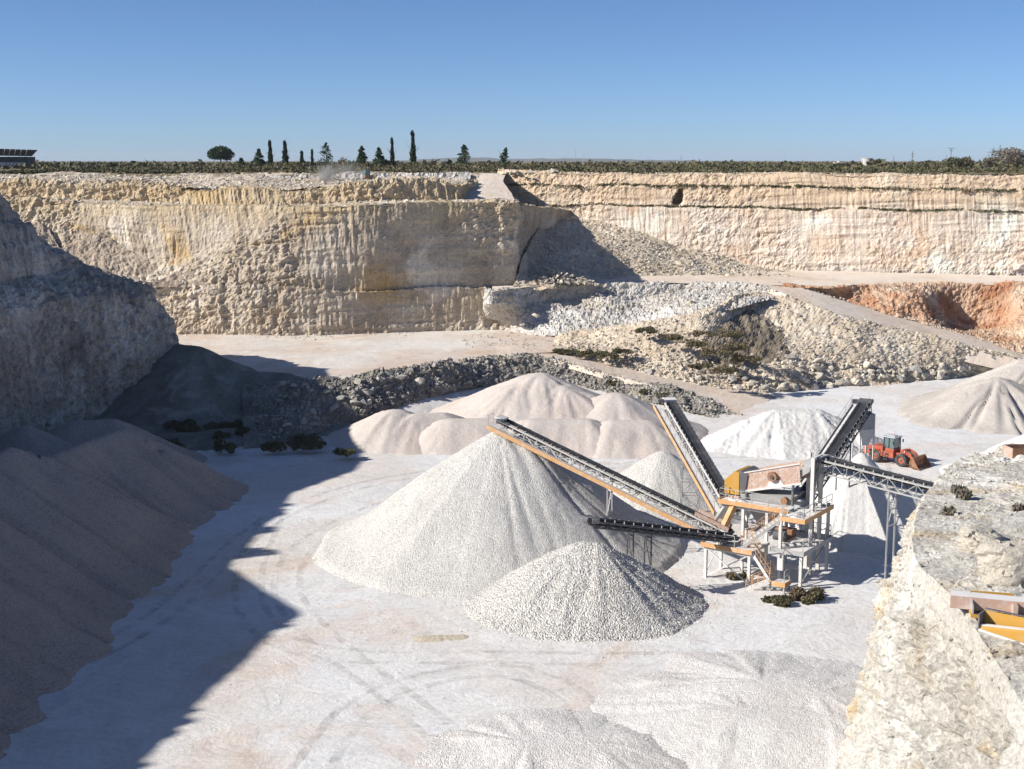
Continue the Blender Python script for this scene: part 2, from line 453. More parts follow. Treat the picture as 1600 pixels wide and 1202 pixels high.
# pale low step behind, and the dirt ramp that climbs to the plain
st = [(330, 288, 283.5, 277), (430, 287, 283, 276), (520, 286, 283, 274), (600, 285, 282, 273), (680, 284, 281, 273), (735, 283, 280, 272)]
rows = [[pty(c[0], c[2] + 3, c[1]) for c in st], [pty(c[0], c[3], c[1] + .8) for c in st], [pty(c[0], c[3], c[1] + .8) + np.array([0, 9, -.1]) for c in st]]
G, _ = loft(rows, 260, [8, 6]); patch('rock_cliff', G, M['white_rock'], d_rough(.4, .6, .3))
rows = [[pty(722, 316, 251), pty(760, 318, 250), pty(808, 322, 250)], [pty(726, 300, 262), pty(757, 300, 262), pty(800, 303, 262)],
        [pty(735, 283, 279), pty(760, 282, 279), pty(786, 283, 279)], [pty(745, 271.5, 300), pty(768, 271, 300), pty(790, 271, 300)]]
G, _ = loft(rows, 60, [16, 16, 16], True); patch('dirt_ramp', G, M['road'], d_soil(.2, .1), True)

# ------------------------------------------------------------------ long wall on the right, two ledges
C2 = [(778, 296, 290, 318, 268), (800, 293, 290, 319, 268), (850, 289, 290, 321, 269.5), (950, 283.5, 291, 323, 272.5), (1050, 279, 291, 325, 272.5), (1200, 272.5, 292, 327, 272),
      (1400, 264, 296, 329, 274), (1600, 257.5, 297, 330, 277.5), (1760, 253, 298, 331, 278.5), (1950, 249, 299, 332, 279)]
rows = [[np.append(pty(c[0], 430, c[1] - .3)[:2], 11.5) for c in C2], [pty(c[0], c[3] + 1, c[1] + .7) for c in C2], [pty(c[0], c[3], c[1] + 2.2) for c in C2],
        [pty(c[0], c[2] + .7, c[1] + 2.6) for c in C2], [pty(c[0], c[2], c[1] + 3.8) for c in C2], [pty(c[0], c[4], c[1] + 4.6) for c in C2],
        [pty(c[0], c[4], c[1] + 4.6) + np.array([0, 4, .2]) for c in C2]]
G, _ = loft(rows, 760, [62, 6, 22, 4, 16, 6], True)
cave = pty(1061, 309, 281.0)
inside = np.clip(1.15 - np.hypot((G[..., 0] - cave[0] - .25 * (G[..., 2] - cave[2])) / (1.05 - .18 * (G[..., 2] - cave[2])), (G[..., 2] - cave[2]) / 1.75), 0, .3) / .3 * (np.abs(G[..., 1] - 281) < 6)
G[..., 1] += 4.5 * inside
o, GC2 = patch('rock_cliff', G, M['cut_right'], d_cut(.6, .12, .3, .24, .9, lambda p: .2 + np.clip((p[:, 2] - 27) / 2, 0, 1) * .5))
C2top = rows[5]

# ------------------------------------------------------------------ the plain up to the horizon
rim = [pty(-260, 283, 300), pty(-80, 281, 300), pty(30, 279, 299), pty(120, 279, 298), pty(300, 275, 297), pty(430, 273.5, 296), pty(560, 272, 296), pty(700, 271.5, 297), pty(778, 270, 298.5)]
rim = [np.array([r[0], r[1], 31.8]) for r in rim] + [q + np.array([0, 1.5, -.1]) for q in C2top[1:]]
rim = np.array(rim); rim[:, 2] = np.clip(rim[:, 2], 31, 33)
def push(k, zz):
    q = rim.copy(); dirn = q[:, :2] / np.linalg.norm(q[:, :2], axis=1, keepdims=True)
    q[:, :2] = dirn * (np.linalg.norm(q[:, :2], axis=1, keepdims=True) + k); q[:, 2] = zz if zz is not None else q[:, 2]
    return q
rim0 = rim.copy(); rim0[:9, 1] -= 4; rim0[:, 2] -= .3; rim0[9:, 1] -= .6
G, _ = loft([rim0, rim, push(14, 32.1), push(60, 32.3), push(200, 32.0), push(700, 31), push(3000, 28), push(16000, 20)], 300, [3, 10, 24, 24, 16, 12, 10])
o, GP = patch('plain', G, M['soil'], lambda p: .35 * fbm(p * .09, 4) * np.clip(1 - (p[:, 1] - 300) / 300, 0, 1), True)

# ------------------------------------------------------------------ terrace in front of the main cliff
T = [(-260, 600), (120, 600), (300, 592), (430, 600), (500, 600), (560, 596), (620, 586), (700, 573), (770, 562), (830, 556), (880, 553), (1050, 545)]
front = np.array([ptz(a, b_, 5.0) for a, b_ in T]); front[:, 1] += 2.6
mid = front.copy(); mid[:, 1] = 215; mid[:, 2] = 5.2
back = front.copy(); back[:, 1] = 247; back[:, 2] = 5.7
G, _ = loft([front, mid, back], 280, [36, 36])
o, GT = patch('terrace', G, M['terrace'], lambda p: .18 * fbm(p * .12, 4) + .04 * fbm(p * 1.3, 3), True)
# ramp down from the terrace to the quarry floor
lo = [(770, 561, 5.05), (830, 557, 4.95), (880, 566, 4.4), (940, 583, 3.4), (1030, 606, 2.0), (1100, 628, .8), (1160, 650, -.1)]
hi = [(770, 538, 5.2), (830, 541, 5.15), (880, 550, 4.75), (940, 565, 3.7), (1030, 586, 2.3), (1110, 603, 1.1), (1210, 620, .0)]
LO = [ptz(*c) for c in lo]; HI = [ptz(*c) for c in hi]
G, _ = loft([[q + np.array([0, -.5, -.7]) for q in LO], LO, HI, [q + np.array([0, 5, -.2]) for q in HI]], 260, [3, 18, 6], True)
patch('haul_ramp', G, M['road'], d_soil(.15, .06), True)
# dark broken bank under the terrace edge and the ramp
bk_ = [(380, 606, 4, 705, -.2), (440, 605, 4.7, 698, -.2), (500, 601, 5, 676, .2), (560, 596, 5, 655, .9), (620, 586, 5, 636, 1.6), (700, 573, 5, 614, 2.0), (770, 562, 5, 602, 2.0), (830, 557, 4.9, 598, 2.0),
       (880, 566, 4.35, 600, 1.7), (940, 583, 3.35, 613, 1.0), (1030, 606, 1.95, 633, .3), (1100, 628, .75, 652, -.1), (1150, 646, .1, 660, -.2)]
top = [ptz(a, b_, z) for a, b_, z, _, _ in bk_]; bot = [ptz(a, c, zb_) + np.array([0, 0, -.2]) for a, _, _, c, zb_ in bk_]
G, _ = loft([bot, [.45 * np.array(t_) + .55 * np.array(q) + np.array([0, 0, .1]) for t_, q in zip(top, bot)], [np.array(t_) + np.array([0, -.7, -.1]) for t_ in top],
             [np.array(t_) + np.array([0, 1.2 if k_ < 7 else .5, .2 if k_ < 7 else .1]) for k_, t_ in enumerate(top)], [np.array(t_) + np.array([0, 6.5 if k_ < 7 else 4.2, -.4 if k_ < 7 else -1.6]) for k_, t_ in enumerate(top)]], 460, [14, 14, 4, 5], True)
o, GBK = patch('rubble_bank', G, M['dark_bank'], d_rough(1.1, .5, .4, .6))

ap_ = [q + np.array([0, .5, .2]) for q in bot]
G, _ = loft([[np.array([q[0], q[1] - 4 - 4.5 * max(0, q[2]), -.35]) for q in ap_], ap_, [q + np.array([0, 3, .1]) for q in ap_]], 200, [20, 4], True)
patch('floor_apron', G, M['floor'], d_soil(.2, .06), True)

# ------------------------------------------------------------------ upper road level and the white face below it
U = [(768, 456), (790, 452), (830, 448), (945, 443), (1050, 443), (1150, 446), (1200, 446.5), (1260, 446.5), (1320, 447), (1375, 446), (1440, 443.5), (1600, 446), (1800, 448), (1950, 448)]
front = np.array([ptz(a, b_, 13.0) for a, b_ in U])
back = front.copy(); back[:, 1] = 288 - (front[:, 0] * .33).clip(-10, 40); back[:, 2] = 13.2
G, _ = loft([front, .5 * (front + back), back], 300, [16, 12])
o, GU = patch('upper_road', G, M['road'], lambda p: .2 * fbm(p * .1, 4) + .03 * fbm(p * 1.3, 3), True)
W = [(765, 454, 475, 510, 5.6), (830, 448, 472, 520, 5.7), (900, 444, 466, 524, 5.8), (950, 443, 458, 520, 6.3), (1000, 443, 470, 510, 7.4), (1060, 443, 455, 500, 9), (1120, 445, 455, 486, 10.6), (1200, 449, 455, 464, 12.3)]
top = [ptz(a, b_, 13.05) for a, b_, *_ in W]; toe = [ptz(a, d, z) for a, _, _, d, z in W]
brk = [pty(a, c, t_[1] - .8) for (a, _, c, _, _), t_ in zip(W, top)]
for q_, zz in ((top, 13.05), (brk, 10.5), (toe, 5.5)): q_.insert(0, np.array([-5.0, 239, zz]))
G, _ = loft([[q + np.array([0, -1, -.5]) for q in toe], toe, brk, top, [q + np.array([0, 2.5, .05]) for q in top]], 420, [3, 26, 14, 6], True)
o, GW = patch('white_rock_face', G, M['white_rock'], d_rough(.9, .4, .4, .6))
# second ramp, from the upper road down to the right
lo = [(1165, 446, 13.0), (1205, 453, 12.7), (1300, 490, 9.9), (1400, 515, 7.4), (1500, 538, 5.2), (1600, 560, 3.1), (1760, 590, .4)]
hi = [(1215, 441, 13.1), (1252, 450.5, 12.7), (1337, 475, 10.3), (1437, 504, 7.6), (1527, 529, 5.4), (1610, 549, 3.4), (1760, 580, .6)]
LO2 = [ptz(*c) for c in lo]; HI2 = [ptz(*c) for c in hi]
G, _ = loft([[q + np.array([0, -1.6, -2.6]) for q in LO2], LO2, HI2, [q + np.array([0, 3, -.2]) for q in HI2]], 300, [3, 16, 5], True)
patch('haul_ramp', G, M['road'], d_soil(.15, .06), True)
# rubble slope between the two ramps
S = [(850, 548, 4.6, 868, 528, 5.9), (900, 562, 4.0, 915, 517, 7.2), (945, 572, 3.2, 965, 510, 8.4), (1010, 590, 2.0, 1030, 500, 9.6), (1080, 603, 1.1, 1110, 486, 10.9), (1150, 611, .5, 1180, 457, 12.7),
     (1240, 608, .2, 1300, 490, 9.9), (1340, 602, .1, 1400, 515, 7.4), (1450, 594, .1, 1500, 538, 5.2), (1600, 584, .1, 1600, 560, 3.1), (1760, 596, 0, 1760, 590, .4)]
bot = [ptz(a, b_, c) for a, b_, c, *_ in S]; top = [ptz(*s[3:]) for s in S]
m1 = [.62 * b_ + .38 * t_ + np.array([0, 0, .2]) for b_, t_ in zip(bot, top)]
G, _ = loft([[q + np.array([0, -1.5, -.8]) for q in bot], bot, m1, top, [q + np.array([0, 2.0, -.1]) for q in top]], 520, [3, 24, 24, 4], True)
o, GS = patch('rubble_slope', G, M['rubble'], d_rough(1.0, .22, .3, .6))
# behind the second ramp: spoil bank and the red clay hollow under the upper road
H = [(1210, 452, 12.6, 1225, 446), (1290, 462, 11.3, 1300, 449), (1340, 475, 10.2, 1350, 447), (1385, 490, 9.0, 1385, 446), (1425, 500, 7.9, 1435, 443.5), (1450, 510, 7.0, 1455, 443.5),
     (1490, 520, 6.2, 1490, 444), (1530, 530, 5.2, 1530, 444.5), (1560, 538, 4.6, 1570, 445), (1620, 552, 3.4, 1620, 446), (1800, 580, .8, 1800, 448)]
bot = [ptz(a, b_, c) for a, b_, c, *_ in H]
top = [ptz(h[3], h[4], 13.05) for h in H]
dep = [.4, .4, .45, .35, .12, .30, .86, .90, .82, .6, .6]
zfr = [.6, .6, .6, .75, .86, .70, .12, .10, .20, .5, .5]
mid = [b_ * (1 - d) + t_ * d for b_, t_, d in zip(bot, top, dep)]
for q, b_, t_, d in zip(mid, bot, top, zfr): q[2] = b_[2] + (t_[2] - b_[2]) * d
G, _ = loft([[q + np.array([0, -1, -.5]) for q in bot], bot, mid, top, [q + np.array([0, 2, .06]) for q in top]], 420, [3, 20, 24, 5], True)
o, GH = patch('red_clay_hollow', G, M['red_rock'], d_rough(.8, .35, .4, .6))
# rubble ramp that leans on the long wall
Q = [(800, 448, 13.1, 812, 420, 240), (830, 446, 13.2, 822, 392, 250), (870, 445, 13.2, 868, 338, 283), (915, 436, 13.3, 950, 351, 281.5), (1000, 431, 13.2, 1050, 382, 277), (1110, 431, 13.1, 1150, 410, 272.5), (1240, 432, 13.1, 1250, 431, 267)]
bot = [ptz(*c[:3]) for c in Q]; top = [pty(*c[3:]) for c in Q]
G, _ = loft([[q + np.array([0, -1, -.4]) for q in bot], bot, [.5 * (a + b_) + np.array([0, 0, -.5]) for a, b_ in zip(bot, top)], top, [q + np.array([0, 5, .2]) for q in top]], 360, [3, 26, 26, 5], True)
o, GR = patch('rubble_slope', G, M['rubble'], d_rough(.9, .22, .3, .6))

# ------------------------------------------------------------------ near spur on the right
sx = [(40.5, 15.2), (46, 15.9), (52, 16.2), (58, 17.9), (64, 20.2), (70, 22.9), (75, 25.4), (78.5, 28), (80, 32), (80, 38), (80, 50)]
base = [(30, 11), (40, 11.6), (50, 12.4), (60, 14.4), (68, 16.8), (75, 20.0), (82, 24), (87, 26), (88.5, 32), (88.5, 38), (88.5, 52)]
zt = [19.4, 19.4, 19.2, 19.0, 18.7, 18.4, 18.1, 17.9, 17.8, 17.7, 17.6]
bot = [(x, y, -1) for y, x in base]; edge = [(x, y, z) for (y, x), z in zip(sx, zt)]
edge[0] = (14.4, 34, 19.5)
mid = [(b_[0] * .42 + e[0] * .58, b_[1] * .42 + e[1] * .58, 11.5) for b_, e in zip(bot, edge)]
cen = [(x + 6 if y < 70 else x + 3, y - (0 if y < 62 else 5), z + .5) for (x, y, z) in edge]
inn = [(45 + i * 1.5, 30 + i * 3.2, 19.6) for i in range(len(edge))]
G, _ = loft([bot, mid, edge, cen, inn], 640, [44, 66, 36, 30], True)
def d_spur(p):
    top = np.clip((p[:, 2] - 17.2) / 1.2, 0, 1)
    w = np.stack([fbm(p * .6 + 30 * k, 3) for k in range(3)], 1) * 1.6
    cv, ce = cells((p + w) * .8); c2, e2 = cells((p + w * .7) * 2.1 + 20); c3, e3 = cells((p + w * .3) * 4.5 + 60)
    rough = .8 * fbm(p * .25 + 4, 4) + .4 * (cv - .5) + .22 * (c2 - .5) + .12 * (c3 - .5) + (.7 + .9 * np.clip((58 - p[:, 1]) / 14, 0, 1)) * ridged(p * .5 + w * .25, 5) + .34 * fbm(p * 2.0, 5, .72)
    return rough * (1 - top * .85) + top * (.12 * fbm(p * .8, 5, .65) + .1 * (c2 - .5) * (fbm(p * .3 + 8, 3) > .15))
o, GSP = patch('rock_spur', G, M['spur_rock'], d_spur, False)

# talus cones half way up the main cliff
M['talus'] = rock_mat('talus_soil', (.50, .42, .33), (.44, .36, .28), (.38, .30, .23), .5, .7, .0, .35, 1.6, streak=.0)
for k_, (pxa, pya, pxl, pxr, Yb) in enumerate([(150, 362, 30, 300, 233.6), (352, 392, 225, 400, 231.4), (60, 350, -40, 140, 237)]):
    ap = pty(pxa, pya, Yb + 6.2); n_ = 15; bt, md, tp = [], [], []
    for i_ in range(n_):
        f_ = i_ / (n_ - 1); px_ = pxl + (pxr - pxl) * f_; bt.append(pty(px_, 449, Yb - .3 + .6 * math.sin(f_ * 3.14) * -1))
        e_ = bt[-1] + (ap - bt[-1]) * .55; e_[1] -= .5 * math.sin(f_ * 3.14); md.append(e_); q_ = ap.copy(); q_[0] += (f_ - .5) * 2.5; q_[2] -= abs(f_ - .5) * 1.2; q_[1] += .6; tp.append(q_)
    G, _ = loft([bt, md, tp], 110, [24, 24], True)
    patch('talus_slope', G, M['talus'], d_rough(.9, .25, .35, .7))

# brown overgrown soil patch on the slope between the ramps
m_, n_ = GS.shape[:2]; sub = GS[int(m_ * .30):int(m_ * .80), int(n_ * .265):int(n_ * .43)].copy()
su, sv = np.meshgrid(np.linspace(-1, 1, sub.shape[1]), np.linspace(-1, 1, sub.shape[0])); pp = sub.reshape(-1, 3)
sub = sub + np.array([0, -.55, .75]) * (1 - (su ** 2 + sv ** 2) * 1.15 + .5 * fbm(pp * .35, 3).reshape(su.shape))[..., None]
M['brown_soil'] = rock_mat('brown_soil', (.27, .22, .16), (.20, .165, .12), (.33, .28, .21), .55, .7, 0, .4, 2, streak=0)
o, GSOIL = patch('soil_patch', sub, M['brown_soil'], None)

# ------------------------------------------------------------------ stockpiles
M['gravel'] = gravel_mat('coarse_gravel', (.66, .64, .60), (.59, .57, .535), 11, .9, .09, None, .7)
M['gravel_big'] = gravel_mat('crushed_stone', (.64, .62, .58), (.57, .55, .51), 7.5, 1.0, .13, None, .9)
M['gravel_pale'] = gravel_mat('pale_gravel', (.71, .69, .66), (.65, .62, .59), 12, .8, .07, None, .5)
M['sand'] = gravel_mat('beige_sand', (.60, .54, .49), (.55, .49, .44), 12, .5, .05, (.60, .50, .43), .3)
M['powder'] = gravel_mat('white_powder', (.68, .665, .64), (.62, .60, .57), 9, .3, .05, None, .2)
M['greysand'] = gravel_mat('grey_sand', (.52, .48, .43), (.44, .40, .36), 10, .5, .05, None, .4)
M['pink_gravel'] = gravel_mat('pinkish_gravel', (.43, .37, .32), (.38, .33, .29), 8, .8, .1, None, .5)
def heap(name, parts, mat, label, res=.22, slope=.70, rill=.25, jitter=.02, gully=0.0, seed=0, base=0.0, group=None, rnd=.5):
    """parts: (x0,y0,x1,y1,h) ridge segments (a cone when both ends agree)"""
    P = np.array(parts, float)
    x0 = min(P[:, 0].min(), P[:, 2].min()); x1 = max(P[:, 0].max(), P[:, 2].max())
    y0 = min(P[:, 1].min(), P[:, 3].min()); y1 = max(P[:, 1].max(), P[:, 3].max())
    rr = P[:, 4].max() / slope * 1.25 + 1
    X, Y = np.meshgrid(np.arange(x0 - rr, x1 + rr, res), np.arange(y0 - rr, y1 + rr, res))
    p2 = np.stack([X, Y, X * 0 + seed * 7.7], -1).reshape(-1, 3)
    wob = (fbm(p2 * .11, 3) * 1.3 + fbm(p2 * .4, 3) * .35).reshape(X.shape)
    Z = np.full(X.shape, -9.0)
    for ax, ay, bx, by, h in parts:
        dx, dy = bx - ax, by - ay; L2 = dx * dx + dy * dy
        t = np.clip(((X - ax) * dx + (Y - ay) * dy) / L2, 0, 1) if L2 > 0 else 0 * X
        cx, cy = ax + t * dx, ay + t * dy
        d = np.hypot(X - cx, Y - cy); ang = np.arctan2(Y - cy, X - cx)
        near = np.clip(d / 3.0, 0, 1)
        a3 = np.stack([np.cos(ang) * 3.2, np.sin(ang) * 3.2, d * .03 + seed * 3.1 + t * np.sqrt(L2) * .3], -1).reshape(-1, 3)
        rl = (vn(a3) * .7 + vn(a3 * 2.7) * .4).reshape(X.shape)
        if gully:
            g = np.clip(ridged(a3 * 1.5 + 4, 2).reshape(X.shape) - .55, 0, 1) * 2
        else: g = 0
        de = np.sqrt(d * d + rnd * rnd) - rnd
        z = h - slope * de + (wob * .35 + rl * rill) * near - gully * g * near
        toe = np.clip(1 - z / (h * .22 + .01), 0, 1)
        z = np.where(z < h * .22, z + toe * toe * h * .05, z)
        k = .25
        Z = np.where(z > Z, z + k * np.exp(-np.abs(z - Z) / .5) * .2, Z)
    rs = np.random.RandomState(seed)
    Z = Z + (rs.rand(*Z.shape) - .5) * 2 * jitter
    Zf = floor_z(X, Y) if base == 0 else X * 0 + base
    V = np.stack([X, Y, Z + Zf * .0 + base], -1)
    F = grid_faces(*X.shape)
    keep = (Z.ravel()[F].max(1) > -.7)
    F = F[keep]
    used = np.unique(F); rm = np.full(X.size, -1); rm[used] = np.arange(len(used))
    Vv = V.reshape(-1, 3)[used]
    org = np.array([P[0, 0], P[0, 1], base]); 
    me = mesh_np(name, Vv - org, rm[F], True)
    o = link(name, me, mat, loc=org)
    tag(o, label, 'stockpile', group)
    return o
def hp(px, py, Y):                     # crest point -> x, y, height
    q = pty(px, py, Y); return q[0], q[1], q[2]
# big grey cone under the long conveyor
x, y, h = hp(779, 672, 120); heap('gravel_pile', [(x, y, x, y, h), (x + 1.6, y - .2, x + 1.6, y - .2, h - .5)], M['gravel'], 'tall grey gravel cone under the long conveyor head', .2, .70, .26, .03, .25, 1)
PILE1 = (x, y, h)
x, y, h = hp(920, 847, 103); P2_OBJ = heap('gravel_pile', [(x - .6, y, x + .6, y - .3, h), (x - 2.4, y - .6, x - 2.4, y - .6, h - 1.0)], M['gravel_big'], 'coarse crushed stone cone under the short low conveyor', .15, .62, .26, .05, .12, 2)
PILE2 = (x, y, h)
x, y, h = hp(1036, 704, 134); heap('gravel_pile', [(x, y, x, y, h)], M['gravel'], 'small pale gravel cone beside the lattice trestle', .25, .70, .25, .03, .0, 3)
x, y, h = hp(1347, 708, 126); heap('powder_pile', [(x, y, x, y, h), (*hp(1325, 752, 122.3)[:2], *hp(1420, 756, 121.6)[:2], hp(1325, 752, 122.3)[2])], M['powder'], 'white stone powder pile with deep rain grooves beneath the feed conveyor', .15, 1.15, .25, .02, .55, 4)
PILEC = (x, y, h)
# beige sand heaps behind
def heap_at(name, pts, mat, label, **kw):
    parts = []
    for a in pts:
        p0 = hp(*a[:3]); p1 = hp(*a[3:6]) if len(a) > 3 else p0
        parts.append((p0[0], p0[1], p1[0], p1[1], p0[2]))
    return heap(name, parts, mat, label, **kw)
heap_at('sand_pile', [(845, 583, 178), (815, 600, 176), (880, 603, 175)], M['sand'], 'highest beige sand heap with a ribbed crest', res=.33, slope=.46, rill=.35, seed=5, gully=.25, rnd=1.6)
heap_at('sand_pile', [(962, 614, 173), (1000, 640, 172)], M['sand'], 'beige sand heap with a pointed crest behind the lattice trestle', res=.33, slope=.48, rill=.3, seed=6, rnd=1.4)
heap_at('sand_pile', [(618, 640, 168), (650, 647, 167, 690, 648, 168)], M['sand'], 'rounded sand heap touching the edge of the big shadow', res=.33, slope=.5, rill=.3, seed=7, rnd=1.5)
heap_at('sand_pile', [(705, 655, 164.5, 775, 655, 165)], M['sand'], 'low flat topped sand heap in front of the others', res=.33, slope=.62, rill=.2, seed=8, rnd=1.5)
heap_at('sand_pile', [(830, 655, 163.5, 915, 656, 163.5)], M['sand'], 'low long sand heap behind the long conveyor', res=.33, slope=.62, rill=.25, seed=9, rnd=1.5)
heap_at('sand_pile', [(960, 657, 163, 1010, 668, 163)], M['sand'], 'low sand heap ending at the lattice trestle', res=.33, slope=.6, rill=.3, seed=10, rnd=1.2)
heap_at('powder_pile', [(1215, 641, 165, 1272, 643, 165), (1175, 656, 165), (1150, 676, 163)], M['powder'], 'white powder heap with a crumbling shaded flank', res=.2, slope=.55, rill=.35, seed=11, gully=.25, jitter=.09, rnd=1.2)
heap_at('sand_pile', [(1625, 556, 187, 1760, 545, 187), (1560, 590, 182)], M['greysand'], 'broad grey sand bank with diagonal rain gullies', res=.34, slope=.46, rill=.5, seed=12, gully=.9)
heap_at('sand_pile', [(1700, 640, 142, 1740, 635, 142)], M['powder'], 'white and yellow sand pile beyond the rock spur', res=.3, slope=.60, rill=.3, seed=13)
# shaded gravel on the left
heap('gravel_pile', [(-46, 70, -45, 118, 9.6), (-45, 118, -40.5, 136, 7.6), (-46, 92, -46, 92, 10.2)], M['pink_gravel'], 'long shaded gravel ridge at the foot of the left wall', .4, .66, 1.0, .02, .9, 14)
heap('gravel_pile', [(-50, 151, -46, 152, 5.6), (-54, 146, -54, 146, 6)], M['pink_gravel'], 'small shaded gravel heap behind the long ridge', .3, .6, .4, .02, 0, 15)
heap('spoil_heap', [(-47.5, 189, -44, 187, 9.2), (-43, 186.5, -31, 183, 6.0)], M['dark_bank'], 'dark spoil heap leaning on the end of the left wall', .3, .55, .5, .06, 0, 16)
# low mounds at the bottom of the view
x, y, h = hp(1190, 1083, 83); MOUND1 = heap('gravel_pile', [(x, y, x + 3, y - 1.5, 1.5), (x - 2, y - 4, x + 3, y - 5, 1.3)], M['gravel_pale'], 'low gravel mound near the foot of the rock spur', .15, .22, .18, .03, 0, 17, rnd=3.5)
x, y, h = hp(850, 1180, 77); MOUND2 = heap('gravel_pile', [(x - 1, y - 2, x + 2.5, y - 1.5, .9)], M['gravel_pale'], 'low gravel mound at the open end of the floor', .15, .2, .2, .03, 0, 18, rnd=2.5)
M['ochre_sand'] = gravel_mat('ochre_sand', (.57, .50, .38), (.54, .47, .37), 12, .5, .04, None, .3)
q = ptz(690, 999, 0); heap('sand_patch', [(q[0] - 1.3, q[1], q[0] - .3, q[1] + .15, .13), (q[0] - .4, q[1] + .1, q[0] + 1.5, q[1] + .5, .07)], M['ochre_sand'], 'thin spill of ochre sand left of the coarse stone cone', .06, .28, .2, .02, 0, 19, rnd=.2)
a_, b2_ = ptz(260, 692, 0), ptz(545, 664, 0); heap('weedy_ground', [(a_[0], a_[1], b2_[0], b2_[1], 1.0), (*ptz(330, 668, 0)[:2], *ptz(520, 650, 0)[:2], 1.3)], M['dark_bank'], 'dark weedy rubble strip at the foot of the shaded bank', .3, .2, .3, .08, 0, 20, rnd=1.0)

# ------------------------------------------------------------------ rocks
rng = random.Random(7); RS = np.random.RandomState(11)
def hull_rock(seed, n=15, flat=.75):
    r = random.Random(seed); bm = bmesh.new()
    for _ in range(n):
        v = Vector((r.gauss(0, 1), r.gauss(0, 1), r.gauss(0, 1))).normalized() * r.uniform(.75, 1.0)
        bm.verts.new((v.x * r.uniform(.8, 1.1), v.y * .85, v.z * flat))
    res = bmesh.ops.convex_hull(bm, input=bm.verts[:])
    bmesh.ops.delete(bm, geom=[g for g in res["geom_interior"] if isinstance(g, bmesh.types.BMVert)], context='VERTS')
    bmesh.ops.triangulate(bm, faces=bm.faces[:])
    me = bpy.data.meshes.new('boulder'); bm.to_mesh(me); bm.free()
    return me
ROCKS = [hull_rock(s, 13 + s % 6, .6 + .05 * (s % 5)) for s in range(12)]
ROCKS_G = [m_.copy() for m_ in ROCKS]
for m_ in ROCKS: m_.materials.append(M['boulder'])
for m_ in ROCKS_G: m_.materials.append(M['boulder_grey'])
def mesh_arrays(me):
    V = np.zeros(len(me.vertices) * 3); me.vertices.foreach_get("co", V)
    F = np.zeros(len(me.polygons) * 3, np.int32); me.polygons.foreach_get("vertices", F)
    return V.reshape(-1, 3), F.reshape(-1, 3)
RA = [mesh_arrays(hull_rock(100 + s, 8, .65 + .05 * (s % 5))) for s in range(12)]
def rot_rand(r):
    return Matrix.Rotation(r.uniform(0, 6.28), 3, 'Z') @ Matrix.Rotation(r.uniform(-.5, .5), 3, 'X') @ Matrix.Rotation(r.uniform(-.5, .5), 3, 'Y')
def sample(G, u0, u1, v0, v1, r=rng):
    m, n = G.shape[:2]
    i = min(m - 1, int((v0 + (v1 - v0) * r.random()) * m)); j = min(n - 1, int((u0 + (u1 - u0) * r.random()) * n))
    return G[i, j].copy()
N_B = [0]
def boulder(p, s, label, group, greyish=False, sink=.3):
    w_ = label.split(' ', 1)
    if w_[0] in ('pale', 'grey'): label = ('large ' if s > 1.05 else 'mid sized ' if s > .72 else 'smaller ') + ('grey ' if greyish else 'pale ') + w_[1]
    k = rng.randrange(12)
    o = bpy.data.objects.new('boulder', (ROCKS_G if greyish else ROCKS)[k]); COL.objects.link(o)
    o.location = (p[0], p[1], p[2] + s * (.5 - sink))
    o.rotation_euler = (rng.uniform(-.5, .5), rng.uniform(-.5, .5), rng.uniform(0, 6.28))
    o.scale = (s * rng.uniform(.85, 1.2), s * rng.uniform(.75, 1.1), s * rng.uniform(.7, 1.1))
    tag(o, label, 'boulder', group); N_B[0] += 1
    return o
def rubble(name, pts, sizes, mat, label=None):
    Vs, Fs, off = [], [], 0
    for p, s in zip(pts, sizes):
        V, F = RA[rng.randrange(12)]
        A = np.array(rot_rand(rng)) * (s * np.array([rng.uniform(.8, 1.2), rng.uniform(.7, 1.1), rng.uniform(.6, 1.0)]))
        Vs.append(V @ A.T + np.asarray(p) + np.array([0, 0, s * .2])); Fs.append(F + off); off += len(V)
    o = link(name, mesh_np(name, np.concatenate(Vs), np.concatenate(Fs)), mat)
    tag(o, label, 'rubble', None, 'stuff'); return o
def powsize(a, b, e=2.2): return a + (b - a) * rng.random() ** e
# big boulders on the slope between the ramps, largest low down
for k in range(140):
    u = rng.uniform(.3, .97); v = .06 + .5 * rng.random() ** 1.5 * (1.15 - u * .6)
    boulder(sample(GS, u, u, v, v), powsize(.6, 1.45, 1.4), 'pale angular boulder on the rubble slope between the two haul ramps', 'boulders on the slope between the ramps', rng.random() < .35)
for k in range(26):
    u = rng.uniform(.12, .42); v = rng.choice([rng.uniform(.1, .3), rng.uniform(.75, .95)])
    boulder(sample(GS, u, u, v, v), powsize(.5, 1.1), 'pale angular boulder on the rubble slope between the two haul ramps', 'boulders on the slope between the ramps', rng.random() < .3)
pts = []; sz = []
for k in range(9000):
    u = rng.uniform(.02, 1); v = rng.random() ** 1.2
    if v < .09: continue
    pts.append(sample(GS, u, u, v, v)); sz.append(powsize(.10, .6, 2.5) * (1.3 - v * .75))
rubble('rubble', pts, sz, M['boulder'], 'pale loose stones covering the slope between the two haul ramps')
